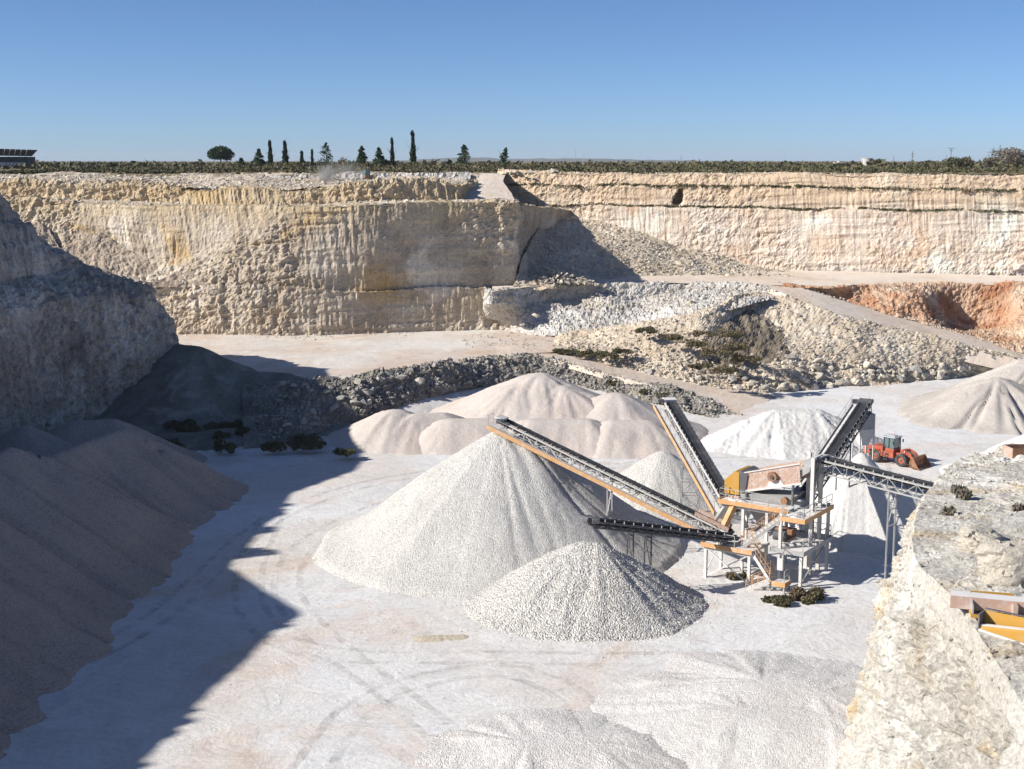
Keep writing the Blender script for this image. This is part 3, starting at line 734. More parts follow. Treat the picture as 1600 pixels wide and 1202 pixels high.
# dark bank with tipped rocks
for k in range(46):
    u = rng.uniform(.06, .36); v = rng.uniform(.12, .8)
    boulder(sample(GBK, u, u, v, v), powsize(.5, 1.2, 1.5), 'grey tipped boulder on the dark bank below the terrace', 'boulders on the dark bank', rng.random() < .75)
for k in range(16):
    u = rng.uniform(.3, .62); v = rng.uniform(.72, .86)
    boulder(sample(GBK, u, u, v, v), powsize(.4, .95, 1.5), 'grey boulder lined up along the terrace edge', 'boulders along the terrace edge', True)
rubble('rubble', [sample(GBK, .03, .98, .08, .9) for k in range(4500)], [powsize(.08, .5, 2.5) for k in range(4500)], M['boulder_grey'], 'grey broken stones littering the dark bank')
# rubble ramp on the long wall
for k in range(22):
    boulder(sample(GR, .35, .85, .12, .6), powsize(.45, .8), 'grey green boulder on the rubble ramp against the long wall', 'boulders on the wall ramp', True)
rubble('rubble', [sample(GR, .1, .98, .08, .92) for k in range(6500)], [powsize(.1, .55, 2.4) for k in range(6500)], M['boulder'], 'loose stones on the rubble ramp against the long wall')
# stone heap at the corner of the upper road
hx = [pty(rng.uniform(815, 935), 438, rng.uniform(238, 244)) for _ in range(520)]
pts = []
for q in hx:
    c = (q[0] - 8) / 7.0; hgt = max(0, 1 - c * c) * 2.3 * max(0, 1 - ((q[1] - 241) / 3.6) ** 2)
    pts.append(np.array([q[0], q[1], 13.0 + hgt * rng.uniform(.2, 1)]))
rubble('stone_heap', pts, [powsize(.25, .75, 1.6) for _ in pts], M['boulder'], 'heap of pale stones at the corner of the upper road')
# white face debris
for (px, py, Y, s) in [(1078, 470, 229.5, 1.9), (1180, 462, 229, 1.0), (990, 512, 219, 1.0), (1000, 520, 217, .9), (838, 492, 222, .8), (816, 507, 220, .6)]:
    boulder(pty(px, py, Y) - np.array([0, 0, s * .4]), s, 'single pale block lying below the white rock face', 'blocks below the white face')
rubble('rubble', [sample(GW, .2, .98, .12, .75) for k in range(2200)], [powsize(.06, .5, 3) for k in range(2200)], M['white_rock'], 'white broken stones below the white rock face')
# benches and rim
for k in range(34):
    p = sample(GB2, .02, .42, .0, .6); boulder(p, powsize(.4, .9), 'pale block tipped on the upper bench left of the dust cloud', 'blocks on the upper bench')
rubble('rubble', [sample(GB2, .0, .97, .0, .95) for k in range(3600)] + [sample(GB1, 0, .98, .05, .5) for k in range(900)], [powsize(.12, .7, 2.2) for k in range(4500)], M['boulder'], 'loose stones strewn over the upper benches')
for k in range(20):
    px = rng.uniform(788, 905); q = pty(px, 268, rng.uniform(293, 297)); q[2] = 31.7 + rng.random() * .8 * (1 if px < 880 else .3)
    boulder(q, powsize(.5, 1.2, 1.3), 'pale block piled on the rim at the top of the dirt ramp', 'blocks on the rim by the dirt ramp')
rp = []
for k in range(700):
    px = rng.uniform(880, 1650); i = rng.uniform(0, 1); j = int(np.interp(px, [c[0] for c in C2], np.arange(len(C2))) )
    a, b_ = C2top[min(j, len(C2top) - 2)], C2top[min(j + 1, len(C2top) - 1)]; f = rng.random()
    q = a * (1 - f) + b_ * f; rp.append(q + np.array([0, rng.uniform(0, 4), .1]))
rubble('rubble', rp, [powsize(.1, .45, 2) for _ in rp], M['boulder'], 'pale stones along the rim of the long wall')
rubble('rubble', [sample(GH, .05, .98, .05, .45) for k in range(1500)], [powsize(.08, .4, 2.5) for k in range(1500)], M['red_rock'], 'reddish stones at the foot of the red clay hollow')
# toe of the main cliff and terrace clutter
pts = [ptz(rng.uniform(280, 790), 0, 5) if False else np.array([0, 0, 0]) for _ in range(0)]
for k in range(900):
    px = rng.uniform(285, 800); c = np.interp(px, [c[0] for c in C1], [c[1] for c in C1]); q = pty(px, 515, c - abs(rng.gauss(0, 1.6)) - .3); q[2] = 5.25 + .4 * (q[1] > 236); pts.append(q)
for k in range(700):
    q = ptz(rng.uniform(720, 1010), rng.uniform(508, 545), 5.4); pts.append(q)
rubble('rubble', pts, [powsize(.06, .4, 3) for _ in pts], M['boulder'], 'fallen stones along the foot of the main cliff')
for k in range(30):
    q = ptz(rng.uniform(250, 600), rng.uniform(650, 705), .05); boulder(q, powsize(.3, .9), 'stone lying in the shade at the foot of the dark bank', 'stones at the foot of the dark bank', True)
# near spur
def big_rock(name, p, size, seed, label, sub=5, amp=.22):
    bm = bmesh.new(); bmesh.ops.create_icosphere(bm, subdivisions=sub, radius=1)
    V = np.array([v.co[:] for v in bm.verts])
    cv, ce = cells((V + .4 * fbm(V * 1.5, 3)[:, None]) * 1.0 + seed * 5)
    q = V * (1 + amp * (cv - .5)[:, None] + .25 * fbm(V * 1.2 + seed, 4)[:, None] + .06 * fbm(V * 6 + seed, 3)[:, None])
    q = np.sign(q) * np.abs(q) ** .85
    for v, c in zip(bm.verts, q * np.array(size)): v.co = c
    me = bpy.data.meshes.new(name); bm.to_mesh(me); bm.free()
    o = link(name, me, M['boulder'], loc=p); o.rotation_euler = (.1, .15, seed); tag(o, label, 'boulder'); return o
q = ptz(1536, 862, 19.2); big_rock('boulder', (q[0], q[1], 19.55), (1.7, 1.0, .62), 1.3, 'broad flat slab of rock with an ochre underside on the near spur')
q = ptz(1575, 908, 19.4); big_rock('boulder', (q[0], q[1], 20.0), (1.2, 1.0, .95), 3.1, 'rounded white boulder on the near spur beside the yellow steel frame')
pts = []
for k in range(3600): pts.append(sample(GSP, .0, .98, .55, .98))
for k in range(2600): pts.append(sample(GSP, .0, .9, .2, .56))
rubble('rubble', pts, [powsize(.02, .2, 4) for _ in pts], M['spur_rock'], 'small white stones scattered over the near rock spur')

# loose stones that make up the nearest gravel
def stones_on(o, n, s0, s1, mat, label, zmin=.05):
    me = o.data; V = np.zeros(len(me.vertices) * 3, np.float32); me.vertices.foreach_get("co", V); V = V.reshape(-1, 3) + np.array(o.location)
    V = V[V[:, 2] > zmin]; idx = RS.randint(0, len(V), n); P = V[idx] + RS.uniform(-.08, .08, (n, 3)) * np.array([1, 1, 0])
    base_v, base_f = [], []
    k = RS.randint(0, 12, n); Vs, Fs, off = [], [], 0
    for kk in range(12):
        m = np.where(k == kk)[0]; v, f = RA[kk]; s = (s0 + (s1 - s0) * RS.rand(len(m)) ** 2)[:, None, None]
        an = RS.rand(len(m)) * 6.28; ca, sa = np.cos(an), np.sin(an)
        Rm = np.zeros((len(m), 3, 3)); Rm[:, 0, 0] = ca; Rm[:, 0, 1] = -sa; Rm[:, 1, 0] = sa; Rm[:, 1, 1] = ca; Rm[:, 2, 2] = 1
        q = np.einsum('nij,vj->nvi', Rm, v) * s + P[m][:, None, :]
        Vs.append(q.reshape(-1, 3)); Fs.append((f[None] + (np.arange(len(m)) * len(v))[:, None, None]).reshape(-1, 3) + off); off += len(m) * len(v)
    g = link('loose_gravel', mesh_np('loose_gravel', np.concatenate(Vs), np.concatenate(Fs)), mat); tag(g, label, 'gravel', None, 'stuff')
M['stone'] = gravel_mat('stone_faces', (.76, .74, .70), (.68, .66, .62), 3, .2, .02, None, .35)
stones_on(P2_OBJ, 14000, .03, .085, M['stone'], 'loose crushed stones covering the coarse stone cone')
stones_on(MOUND1, 5500, .02, .07, M['stone'], 'loose stones covering the low gravel mound near the spur')
stones_on(MOUND2, 3500, .02, .06, M['stone'], 'loose stones covering the low gravel mound at the open floor')

# spilled stones on the floor and along the tracks
P_ = []
for k in range(6000):
    if k % 3:
        cx, cy, rr_ = [(PILE1[0], PILE1[1], 15.5), (PILE2[0], PILE2[1], 9.5), (PILE1[0] + 1, PILE1[1], 15.8)][k % 3]
        an = RS.rand() * 6.28; r_ = rr_ + abs(RS.normal()) * 1.6 - .6; x_, y_ = cx + math.cos(an) * r_, cy + math.sin(an) * r_
    else: x_, y_ = RS.uniform(-38, 30), 76 + RS.rand() * 90
    P_.append((x_, y_))
P_ = np.array(P_); zf = floor_z(P_[:, 0], P_[:, 1])
rubble('floor_stones', [np.array([a_, b_, z_]) for (a_, b_), z_ in zip(P_, zf)], [powsize(.02, .11, 3) for _ in P_], M['stone'], 'small stones spilled over the quarry floor around the cones')
ed = []
for line in (LO, HI, LO2, HI2):
    for k in range(420):
        i_ = rng.randrange(len(line) - 1); f_ = rng.random(); q_ = np.array(line[i_]) * (1 - f_) + np.array(line[i_ + 1]) * f_; ed.append(q_ + np.array([rng.gauss(0, .4), rng.gauss(0, .55), .05]))
rubble('rubble', ed, [powsize(.06, .4, 2.6) for _ in ed], M['boulder'], 'stones lining the edges of the haul ramps')
# wheel tracks pressed into the dust
M['track'] = floor_mat('rutted_dust', (.63, .62, .60), (.58, .54, .49), (.55, .42, .32), .6)
nt = M['track'].node_tree; bs_ = nt.nodes["Principled BSDF"]; mx = nn(nt, "ShaderNodeMixShader"); tr = nn(nt, "ShaderNodeBsdfTransparent")
nt.links.new(grey(nt, noise(nt, coord(nt, (1, 1, 1), True), .45, 7, .7, .8), .42, .70, 0, .5), mx.inputs[0]); nt.links.new(tr.outputs[0], mx.inputs[1]); nt.links.new(bs_.outputs[0], mx.inputs[2])
nt.links.new(mx.outputs[0], nt.nodes["Material Output"].inputs["Surface"])
def wheel_track(pts, label):
    c_ = resample([(a_, b_, 0) for a_, b_ in pts], 24)
    k_ = np.arange(24); t_ = np.linspace(0, 23, 400); c_ = np.stack([np.interp(t_, k_, np.convolve(np.pad(c_[:, j], 2, mode='edge'), np.ones(5) / 5, 'valid')) for j in (0, 1)], 1)
    for _ in range(3): c_[2:-2] = (c_[:-4] + c_[1:-3] + c_[2:-2] + c_[3:-1] + c_[4:]) / 5
    tg = np.gradient(c_, axis=0); tg /= np.linalg.norm(tg, axis=1, keepdims=True); nr = np.stack([-tg[:, 1], tg[:, 0]], 1)
    root = empty('wheel_track', (c_[0][0], c_[0][1], 0), 0, label, 'wheel track', 'wheel tracks on the floor')
    for sd_ in (-1.0, 1.0):
        rows_ = []
        for off in (-.3, -.1, .1, .3):
            q_ = c_ + nr * (sd_ * 1.05 + off); z_ = np.array([np.interp(0, [0], [0])] * len(q_))
            ix = np.clip(np.searchsorted(xs, q_[:, 0]) - 1, 0, len(xs) - 2); iy = np.clip(np.searchsorted(ys, q_[:, 1]) - 1, 0, len(ys) - 2)
            z_ = np.maximum.reduce([FLOOR_Z[iy, ix], FLOOR_Z[iy + 1, ix], FLOOR_Z[iy, ix + 1], FLOOR_Z[iy + 1, ix + 1]]) + .012
            rows_.append(np.stack([q_[:, 0] - c_[0][0], q_[:, 1] - c_[0][1], z_], 1))
        G_ = np.array(rows_); link('rut', mesh_np('rut', G_.reshape(-1, 3), grid_faces(*G_.shape[:2])[:, ::-1], True), M['track'], root)
wheel_track([(40, 158), (24, 156), (8, 152), (-8, 142), (-18, 128), (-21, 112), (-17, 98), (-8, 86), (0, 70)], 'long pair of wheel ruts curving round the tall cone')
wheel_track([(34, 166), (10, 158), (-10, 150), (-22, 138), (-26, 120), (-26, 104), (-30, 88), (-40, 76)], 'pair of wheel ruts running through the shade beside the gravel ridge')
wheel_track([(-24, 132), (-23, 112), (-20, 98), (-14, 90), (-4, 92), (8, 90), (16, 92)], 'pair of wheel ruts swinging towards the rock spur')
wheel_track([(46, 168), (42, 150), (40, 138), (30, 142), (20, 150), (14, 160)], 'pair of wheel ruts turning beside the wheel loader')
wheel_track([(-12, 72), (-10, 84), (-2, 90), (4, 86), (6, 74)], 'tight loop of wheel ruts on the open floor')

# ------------------------------------------------------------------ machine-building helpers
M['steel'] = paint_mat('dusty_grey_steel', (.36, .36, .35), .55, 0, (.62, .58, .52), .7)
M['steel_dark'] = paint_mat('dark_steel', (.10, .10, .11), .6, 0, (.40, .38, .35), .5)
M['belt'] = paint_mat('rubber_belt', (.035, .037, .042), .7, 0, (.16, .155, .15), .4, 1.0, .2)
M['orange'] = paint_mat('faded_orange_paint', (.60, .33, .14), .6, 0, (.62, .54, .45), .75, 2.2)
M['yellow'] = paint_mat('ochre_yellow_paint', (.50, .27, .045), .5, 0, (.46, .34, .20), .55, 2.2)
M['rustpink'] = paint_mat('rusty_pink_plate', (.46, .31, .24), .8, 0, (.60, .55, .50), .85, 2.6)
M['rust'] = paint_mat('rust', (.28, .14, .08), .8, 0, (.42, .30, .22), .6, 2)
M['white_steel'] = paint_mat('white_dusted_steel', (.66, .64, .61), .7, 0, (.46, .38, .31), .65, 2.4)
M['deck'] = paint_mat('dust_covered_deck', (.68, .66, .63), .9, 0, (.50, .48, .45), .5, 1.2)
M['loader'] = paint_mat('orange_red_paint', (.40, .08, .035), .6, 0, (.40, .27, .20), .8, 2.2)
M['tyre'] = paint_mat('dusty_tyre', (.05, .05, .05), .85, 0, (.35, .32, .29), .6, 2)
M['loader_grey'] = paint_mat('grey_cab_roof', (.42, .44, .46), .5, 0, (.6, .57, .52), .5)
def glass_mat():
    m, nt, b = nodes('tinted_glass', .08, .5); b.inputs["Base Color"].default_value = (.10, .17, .17, 1); b.inputs["Coat Weight"].default_value = .3; return m
M['glass'] = glass_mat()
M['concrete'] = paint_mat('concrete', (.50, .48, .45), .9, 0, (.36, .34, .31), .5, .6)

class MB:
    def __init__(s): s.bm = bmesh.new()
    def hexa(s, c):                     # 8 corners: bottom 4 then top 4
        v = [s.bm.verts.new(p) for p in c]
        for f in ((0, 3, 2, 1), (4, 5, 6, 7), (0, 1, 5, 4), (1, 2, 6, 5), (2, 3, 7, 6), (3, 0, 4, 7)): s.bm.faces.new([v[i] for i in f])
        return s
    def box(s, x0, x1, y0, y1, z0, z1):
        return s.hexa([(x0, y0, z0), (x1, y0, z0), (x1, y1, z0), (x0, y1, z0), (x0, y0, z1), (x1, y0, z1), (x1, y1, z1), (x0, y1, z1)])
    def bar(s, p, q, w=.1, h=None, up=(0, 0, 1)):
        h = h or w; p, q = Vector(p), Vector(q); a = (q - p)
        if a.length < 1e-5: return s
        a.normalize(); u = Vector(up)
        if abs(a.dot(u)) > .98: u = Vector((1, 0, 0))
        sd = a.cross(u).normalized() * w / 2; n = sd.cross(a).normalized() * h / 2
        c = [p - sd - n, p + sd - n, q + sd - n, q - sd - n, p - sd + n, p + sd + n, q + sd + n, q - sd + n]
        return s.hexa(c)
    def cyl(s, p, q, r, n=14, r2=None):
        p, q = Vector(p), Vector(q); a = (q - p).normalized(); u = Vector((0, 0, 1)) if abs(a.z) < .9 else Vector((1, 0, 0))
        e1 = a.cross(u).normalized(); e2 = a.cross(e1); r2 = r if r2 is None else r2
        A = [s.bm.verts.new(p + (e1 * math.cos(t) + e2 * math.sin(t)) * r) for t in [2 * math.pi * k / n for k in range(n)]]
        B = [s.bm.verts.new(q + (e1 * math.cos(t) + e2 * math.sin(t)) * r2) for t in [2 * math.pi * k / n for k in range(n)]]
        for k in range(n): s.bm.faces.new((A[k], A[(k + 1) % n], B[(k + 1) % n], B[k]))
        s.bm.faces.new(A[::-1]); s.bm.faces.new(B); return s
    def prism(s, pts, d):               # polygon (3d points) pushed along vector d
        A = [s.bm.verts.new(p) for p in pts]; B = [s.bm.verts.new(Vector(p) + Vector(d)) for p in pts]
        n = len(A)
        for k in range(n): s.bm.faces.new((A[k], A[(k + 1) % n], B[(k + 1) % n], B[k]))
        s.bm.faces.new(A[::-1]); s.bm.faces.new(B); return s
    def build(s, name, mat, parent=None, bevel=0, smooth=False, kind=None):
        bmesh.ops.recalc_face_normals(s.bm, faces=s.bm.faces[:])
        if bevel: bmesh.ops.bevel(s.bm, geom=s.bm.edges[:], offset=bevel, segments=1, affect='EDGES', profile=.5)
        me = bpy.data.meshes.new(name); s.bm.to_mesh(me); s.bm.free()
        if smooth:
            for p in me.polygons: p.use_smooth = True
        o = link(name, me, mat, parent)
        if parent is not None: o.matrix_parent_inverse = Matrix.Identity(4)
        if kind: o["kind"] = kind
        return o
# ------------------------------------------------------------------ belt conveyor
def conveyor(tail, head, label, width=.9, depth=.85, walk=None, fascia='orange', rail=True, dark=False, bay=1.25, legs=(), hood=False):
    tail, head = Vector(tail), Vector(head); a = head - tail; L = a.length; a.normalize()
    root = empty('belt_conveyor', (tail.x, tail.y, 0), 0, label, 'conveyor')
    org = Vector((tail.x, tail.y, 0))
    sd = a.cross(Vector((0, 0, 1))).normalized(); up = sd.cross(a)
    def P(t, s, n): return tail - org + a * t + sd * s + up * n
    w = width / 2; frame = M['steel_dark'] if dark else (M['steel'] if depth > 1 else M['white_steel'])
    # troughed belt: carrying run and return run
    m = MB()
    sec = [(-w, .16), (-w * .45, .02), (w * .45, .02), (w, .16)]
    for s0, s1 in zip(sec[:-1], sec[1:]):
        m.hexa([P(0, s0[0], s0[1]), P(0, s1[0], s1[1]), P(L, s1[0], s1[1]), P(L, s0[0], s0[1]), P(0, s0[0], s0[1] + .03), P(0, s1[0], s1[1] + .03), P(L, s1[0], s1[1] + .03), P(L, s0[0], s0[1] + .03)])
    m.hexa([P(.1, -w, -.3), P(.1, w, -.3), P(L - .1, w, -.3), P(L - .1, -w, -.3), P(.1, -w, -.27), P(.1, w, -.27), P(L - .1, w, -.27), P(L - .1, -w, -.27)])
    m.build('belt', M['belt'], root)
    for t, nm in ((0, 'tail_pulley'), (L, 'head_pulley')):
        MB().cyl(P(t, -w - .08, -.13), P(t, w + .08, -.13), .19, 16).build(nm, M['steel_dark'], root)
    nb = max(4, int(L / bay)); e = w + .12
    for sgn in (-1, 1):                 # a side frame: two chords, posts, diagonals
        m = MB()
        m.bar(P(-.2, sgn * e, -.02), P(L + .1, sgn * e, -.02), .10, .14, up); m.bar(P(.3, sgn * e, -depth), P(L - .4, sgn * e, -depth), .09, .12, up)
        for k in range(nb + 1):
            t = .3 + (L - .7) * k / nb
            m.bar(P(t, sgn * e, -depth), P(t, sgn * e, 0), .06)
            if k < nb:
                t2 = .3 + (L - .7) * (k + 1) / nb
                m.bar(P(t, sgn * e, -depth if k % 2 else -.05), P(t2, sgn * e, -.05 if k % 2 else -depth), .05)
        m.build('side_truss', frame, root)
    m = MB()                            # idler brackets and rollers
    for k in range(int(L / .9)):
        t = .5 + k * .9
        for sgn in (-1, 1):
            m.bar(P(t, sgn * (w + .10), .0), P(t, sgn * (w + .04), .24), .07)
        m.cyl(P(t, -w - .02, .0), P(t, w + .02, .0), .05, 6)
        m.cyl(P(t, -w - .1, -.36), P(t, w + .1, -.36), .05, 6)
    m.build('roller_row', M['steel'], root, kind='stuff')
    m = MB()
    for k in range(nb + 1):
        t = .3 + (L - .7) * k / nb; m.bar(P(t, -e, -depth), P(t, e, -depth), .07)
        if k < nb: m.bar(P(t, -e, -depth), P(.3 + (L - .7) * (k + 1) / nb, e, -depth), .05)
    m.build('cross_brace', frame, root)
    if walk is not None:
        o0, o1 = walk * (e + .1), walk * (e + .85); zt = -depth + .05
        MB().hexa([P(.6, o0, zt), P(.6, o1, zt), P(L + .5, o1, zt), P(L + .5, o0, zt), P(.6, o0, zt + .05), P(.6, o1, zt + .05), P(L + .5, o1, zt + .05), P(L + .5, o0, zt + .05)]).build('walkway', M['deck'], root)
        MB().bar(P(.6, o1 + walk * .03, zt + .02), P(L + .5, o1 + walk * .03, zt + .02), .05, .36, up).build('toe_board', M[fascia], root)
        m = MB()
        for k in range(int(L / 1.9) + 1):
            t = .7 + k * 1.9
            m.bar(P(t, o1 - walk * .02, zt + .05), P(t, o1 - walk * .02, zt + .05) + Vector((0, 0, 1.0)), .035)
        for hh in (.5, 1.0):
            m.bar(P(.7, o1 - walk * .02, zt + .05) + Vector((0, 0, hh)), P(L + .4, o1 - walk * .02, zt + .05) + Vector((0, 0, hh)), .03)
        # small platform rail round the head
        m.bar(P(L + .5, o1, zt) + Vector((0, 0, 1.0)), P(L + .5, -walk * e * .2, zt) + Vector((0, 0, 1.0)), .03)
        m.bar(P(L + .5, -walk * e * .2, zt), P(L + .5, -walk * e * .2, zt) + Vector((0, 0, 1.0)), .035)
        m.build('handrail', M['steel'], root)
    # drive at the head
    MB().box(-.3, .3, -.2, .2, -.2, .2).build('drive_motor', M['steel_dark'], root, .03).location = P(L - .3, -(w + .45), .1)
    MB().hexa([P(L - .5, -e - .05, -.1), P(L - .5, e + .05, -.1), P(L + .35, e + .05, -.1), P(L + .35, -e - .05, -.1), P(L - .5, -e - .05, .32), P(L - .5, e + .05, .32), P(L + .3, e + .05, .22), P(L + .3, -e - .05, .22)]).build('head_guard', frame, root, .02)
    if hood:
        for sgn in (-1, 1):
            MB().hexa([P(.2, sgn * w, .1), P(.2, sgn * (w + .05), .1), P(3.4, sgn * (w + .05), .1), P(3.4, sgn * w, .1), P(.2, sgn * (w + .12), .5), P(.2, sgn * (w + .17), .5), P(3.4, sgn * (w + .17), .5), P(3.4, sgn * (w + .12), .5)]).build('skirt_board', M['rustpink'], root)
    for (t, zb, wide, kind) in legs:
        c = P(t, 0, -depth)
        if kind == 'portal':
            for sgn in (-1, 1):
                f = P(t, sgn * e * wide, -depth); MB().bar((f.x, f.y, zb), f, .11).build('leg', frame, root)
            m = MB(); f0, f1 = P(t, -e * wide, -depth), P(t, e * wide, -depth)
            for hh in (.35, 1.6, 3.0):
                if f0.z - hh > zb: m.bar((f0.x, f0.y, f0.z - hh), (f1.x, f1.y, f1.z - hh), .08)
            m.bar((f0.x, f0.y, max(zb, f0.z - 3)), (f1.x, f1.y, f1.z - .35), .06); m.build('leg_brace', frame, root)
        else:                           # four-post lattice tower
            g = .85
            for sx in (-1, 1):
                for sy in (-1, 1): MB().bar((c.x + sx * g, c.y + sy * g * .7, zb), (c.x + sx * g, c.y + sy * g * .7, c.z + (.25 if sy < 0 else 0)), .09).build('leg', M['steel'], root)
            m = MB(); z = zb + .4; fl = 1
            while z < c.z - .3:
                z2 = min(z + 1.35, c.z)
                for sy in (-1, 1):
                    m.bar((c.x - g, c.y + sy * g * .7, z), (c.x + g, c.y + sy * g * .7, z), .06); m.bar((c.x - g * fl, c.y + sy * g * .7, z), (c.x + g * fl, c.y + sy * g * .7, z2), .05)
                for sx in (-1, 1):
                    m.bar((c.x + sx * g, c.y - g * .7, z), (c.x + sx * g, c.y + g * .7, z), .06); m.bar((c.x + sx * g, c.y - g * .7 * fl, z), (c.x + sx * g, c.y + g * .7 * fl, z2), .05)
                z = z2; fl = -fl
            m.build('leg_brace', M['steel'], root)
    return root
cv = lambda px, py, Y: tuple(pty(px, py, Y))
conveyor(cv(1142, 832, 111.5), cv(782, 655, 120.3), 'long pale conveyor with orange walkway edge feeding the tall gravel cone', .9, .8, -1, 'orange', legs=[(20.5, 5.5, 1.0, 'portal'), (11.5, 0, 1.1, 'portal')], hood=True)
conveyor(cv(1146, 795, 113.5), cv(1046, 626, 134.5), 'steep dark belted conveyor with orange edge climbing to the lattice trestle', 1.0, .85, -1, 'orange', legs=[(13.5, 0, 1, 'tower')])
conveyor(cv(1258, 772, 112.8), cv(1353, 628, 127.5), 'black belted conveyor rising past the wheel loader', 1.0, .8, -1, 'steel', dark=True, legs=[(11.0, 0, 1.0, 'portal')])
conveyor(cv(1148, 838, 109.5), cv(918, 812, 103.4), 'short low dark conveyor feeding the coarse stone cone', .7, .5, None, dark=True, legs=[(8.6, 0, 1.1, 'portal'), (10.3, 1.5, 1.0, 'portal')])
conveyor(cv(1490, 768, 102.5), cv(1282, 716, 111.2), 'long dark feed conveyor running behind the rock spur to the screen', .9, 1.1, 1, 'steel', legs=[(5.2, 0, 1.0, 'portal')])
# discharge bin under the black conveyor head
q = pty(1350, 660, 127.2)
b = empty('discharge_chute', (q[0], q[1], 0), .3, 'tall pale discharge chute under the black conveyor head', 'chute')
MB().hexa([(-.35, -.4, q[2] - 2.2), (.35, -.4, q[2] - 2.2), (.35, .4, q[2] - 2.2), (-.35, .4, q[2] - 2.2), (-.8, -.7, q[2] - .6), (.8, -.7, q[2] - .6), (.8, .7, q[2] - .6), (-.8, .7, q[2] - .6)]).build('funnel', M['white_steel'], b)
MB().box(-.8, .8, -.7, .7, q[2] - .6, q[2] + .9).build('chute_box', M['steel'], b, .02)
for sx in (-1, 1):
    for sy in (-1, 1): MB().bar((sx * .75, sy * .65, 0), (sx * .75, sy * .65, q[2] - .6), .12).build('leg', M['white_steel'], b)

# ------------------------------------------------------------------ screening plant
PL = empty('screening_plant', (18.4, 113.5, 0), R(-35), 'stilted screening plant with orange edged decks, stairs and a rusty vibrating screen', 'quarry plant')
def leg(x, y, z0, z1, w=.24, mat='white_steel'):
    m = MB(); t = .03                     # H-section column
    m.box(x - w / 2, x + w / 2, y - w / 2, y - w / 2 + t, z0, z1); m.box(x - w / 2, x + w / 2, y + w / 2 - t, y + w / 2, z0, z1); m.box(x - t / 2, x + t / 2, y - w / 2 + t, y + w / 2 - t, z0, z1)
    m.build('leg', M[mat], PL)
ZL, ZU = 3.1, 6.1
for x, y, z1 in [(.5, -4.2, ZL), (4.5, -4.2, ZL), (.5, -1.3, ZL), (2.2, -.7, ZU), (6.3, -2.2, ZU), (8.2, -2.2, ZL), (.6, 3.4, ZU), (4.4, 3.4, ZU), (8.2, 3.4, ZU), (4.4, -.7, ZU)]: leg(x, y, -.3, z1)
for x, y in [(7.7, .9), (7.7, 2.7), (6.4, 3.2)]: leg(x, y, -.3, 10.4, .3)
def deck(x0, x1, y0, y1, z, edges, fasc='orange'):
    MB().box(x0, x1, y0, y1, z - .06, z).build('deck_plate', M['deck'], PL)
    m = MB()
    for e in edges:
        if e == 'f': m.box(x0 - .05, x1 + .05, y0 - .06, y0 - .003, z - .28, z + .1)
        if e == 'b': m.box(x0 - .05, x1 + .05, y1 + .003, y1 + .06, z - .28, z + .1)
        if e == 'l': m.box(x0 - .06, x0 - .003, y0, y1, z - .283, z + .103)
        if e == 'r': m.box(x1 + .003, x1 + .06, y0, y1, z - .283, z + .103)
    m.build('toe_board', M[fasc], PL)
    m = MB()
    for k in range(int((x1 - x0) / 1.3) + 2):
        xx = min(x1 - .05, x0 + .05 + k * 1.3); m.box(xx - .05, xx + .05, y0 + .01, y1 - .01, z - .26, z - .065)
    m.build('deck_joist', M['steel'], PL)
def rail(pts, z, name='handrail'):
    m = MB()
    for (x0, y0), (x1, y1) in zip(pts[:-1], pts[1:]):
        L = math.hypot(x1 - x0, y1 - y0); n = max(1, round(L / 1.3))
        for k in range(n + 1):
            f = k / n; x, y = x0 + (x1 - x0) * f, y0 + (y1 - y0) * f; m.bar((x, y, z), (x, y, z + 1.05), .05)
        for hh in (.55, 1.05): m.bar((x0, y0, z + hh), (x1, y1, z + hh), .045)
    m.build(name, M['steel'], PL)
deck(.2, 4.8, -4.5, -.9, ZL, 'fl'); deck(5.6, 8.5, -2.5, 3.7, ZL, 'frb', 'steel'); deck(1.0, 5.6, 1.6, 3.7, ZL, 'b', 'steel')
deck(0, 6.4, -1.1, .3, ZU, 'fl'); deck(6.4, 8.5, -2.5, 3.7, ZU - .25, 'fr'); deck(0, 6.4, 3.2, 4.2, ZU, 'b', 'steel')
rail([(3.2, -4.4), (.3, -4.4), (.3, -1.0)], ZL); rail([(8.4, -2.4), (8.4, 3.6), (5.7, 3.6)], ZL); rail([(4.6, -1.0), (.1, -1.0), (.1, .2)], ZU)
rail([(6.5, -2.4), (8.4, -2.4), (8.4, 3.6)], ZU - .25); rail([(0, 4.1), (6.3, 4.1)], ZU)
def stair(p, q, w, railside=(-1, 1)):
    """p foot, q top (plant axes); across = perpendicular in plan"""
    p, q = Vector(p), Vector(q); d = (q - p); f = Vector((d.x, d.y, 0)).normalized(); s = Vector((-f.y, f.x, 0)) * w / 2
    m = MB()
    for sg in (-1, 1): m.bar(p + s * sg, q + s * sg, .06, .26)
    o = m.build('stair', M['orange'] if False else M['white_steel'], PL)
    n = int((q.z - p.z) / .22)
    m = MB()
    for k in range(1, n): c = p + d * (k / n); m.bar(c - s * .95, c + s * .95, .24, .04)
    t = m.build('tread', M['deck'], o); t["kind"] = 'stuff'
    m = MB()
    for sg in railside:
        for k in range(5): c = p + d * (k / 4) + s * sg; m.bar(c, c + Vector((0, 0, 1.0)), .032)
        for hh in (.5, 1.0): m.bar(p + s * sg + Vector((0, 0, hh)), q + s * sg + Vector((0, 0, hh)), .03)
    m.build('handrail', M['orange'], o)
stair((3.4, -3.6, ZL), (6.4, -1.7, ZU - .25), .9)
stair((6.6, -4.2, .95), (4.7, -3.9, ZL), .8)
deck(6.5, 7.9, -4.7, -3.5, .95, 'fr'); rail([(7.8, -4.6), (7.8, -3.6)], .95)
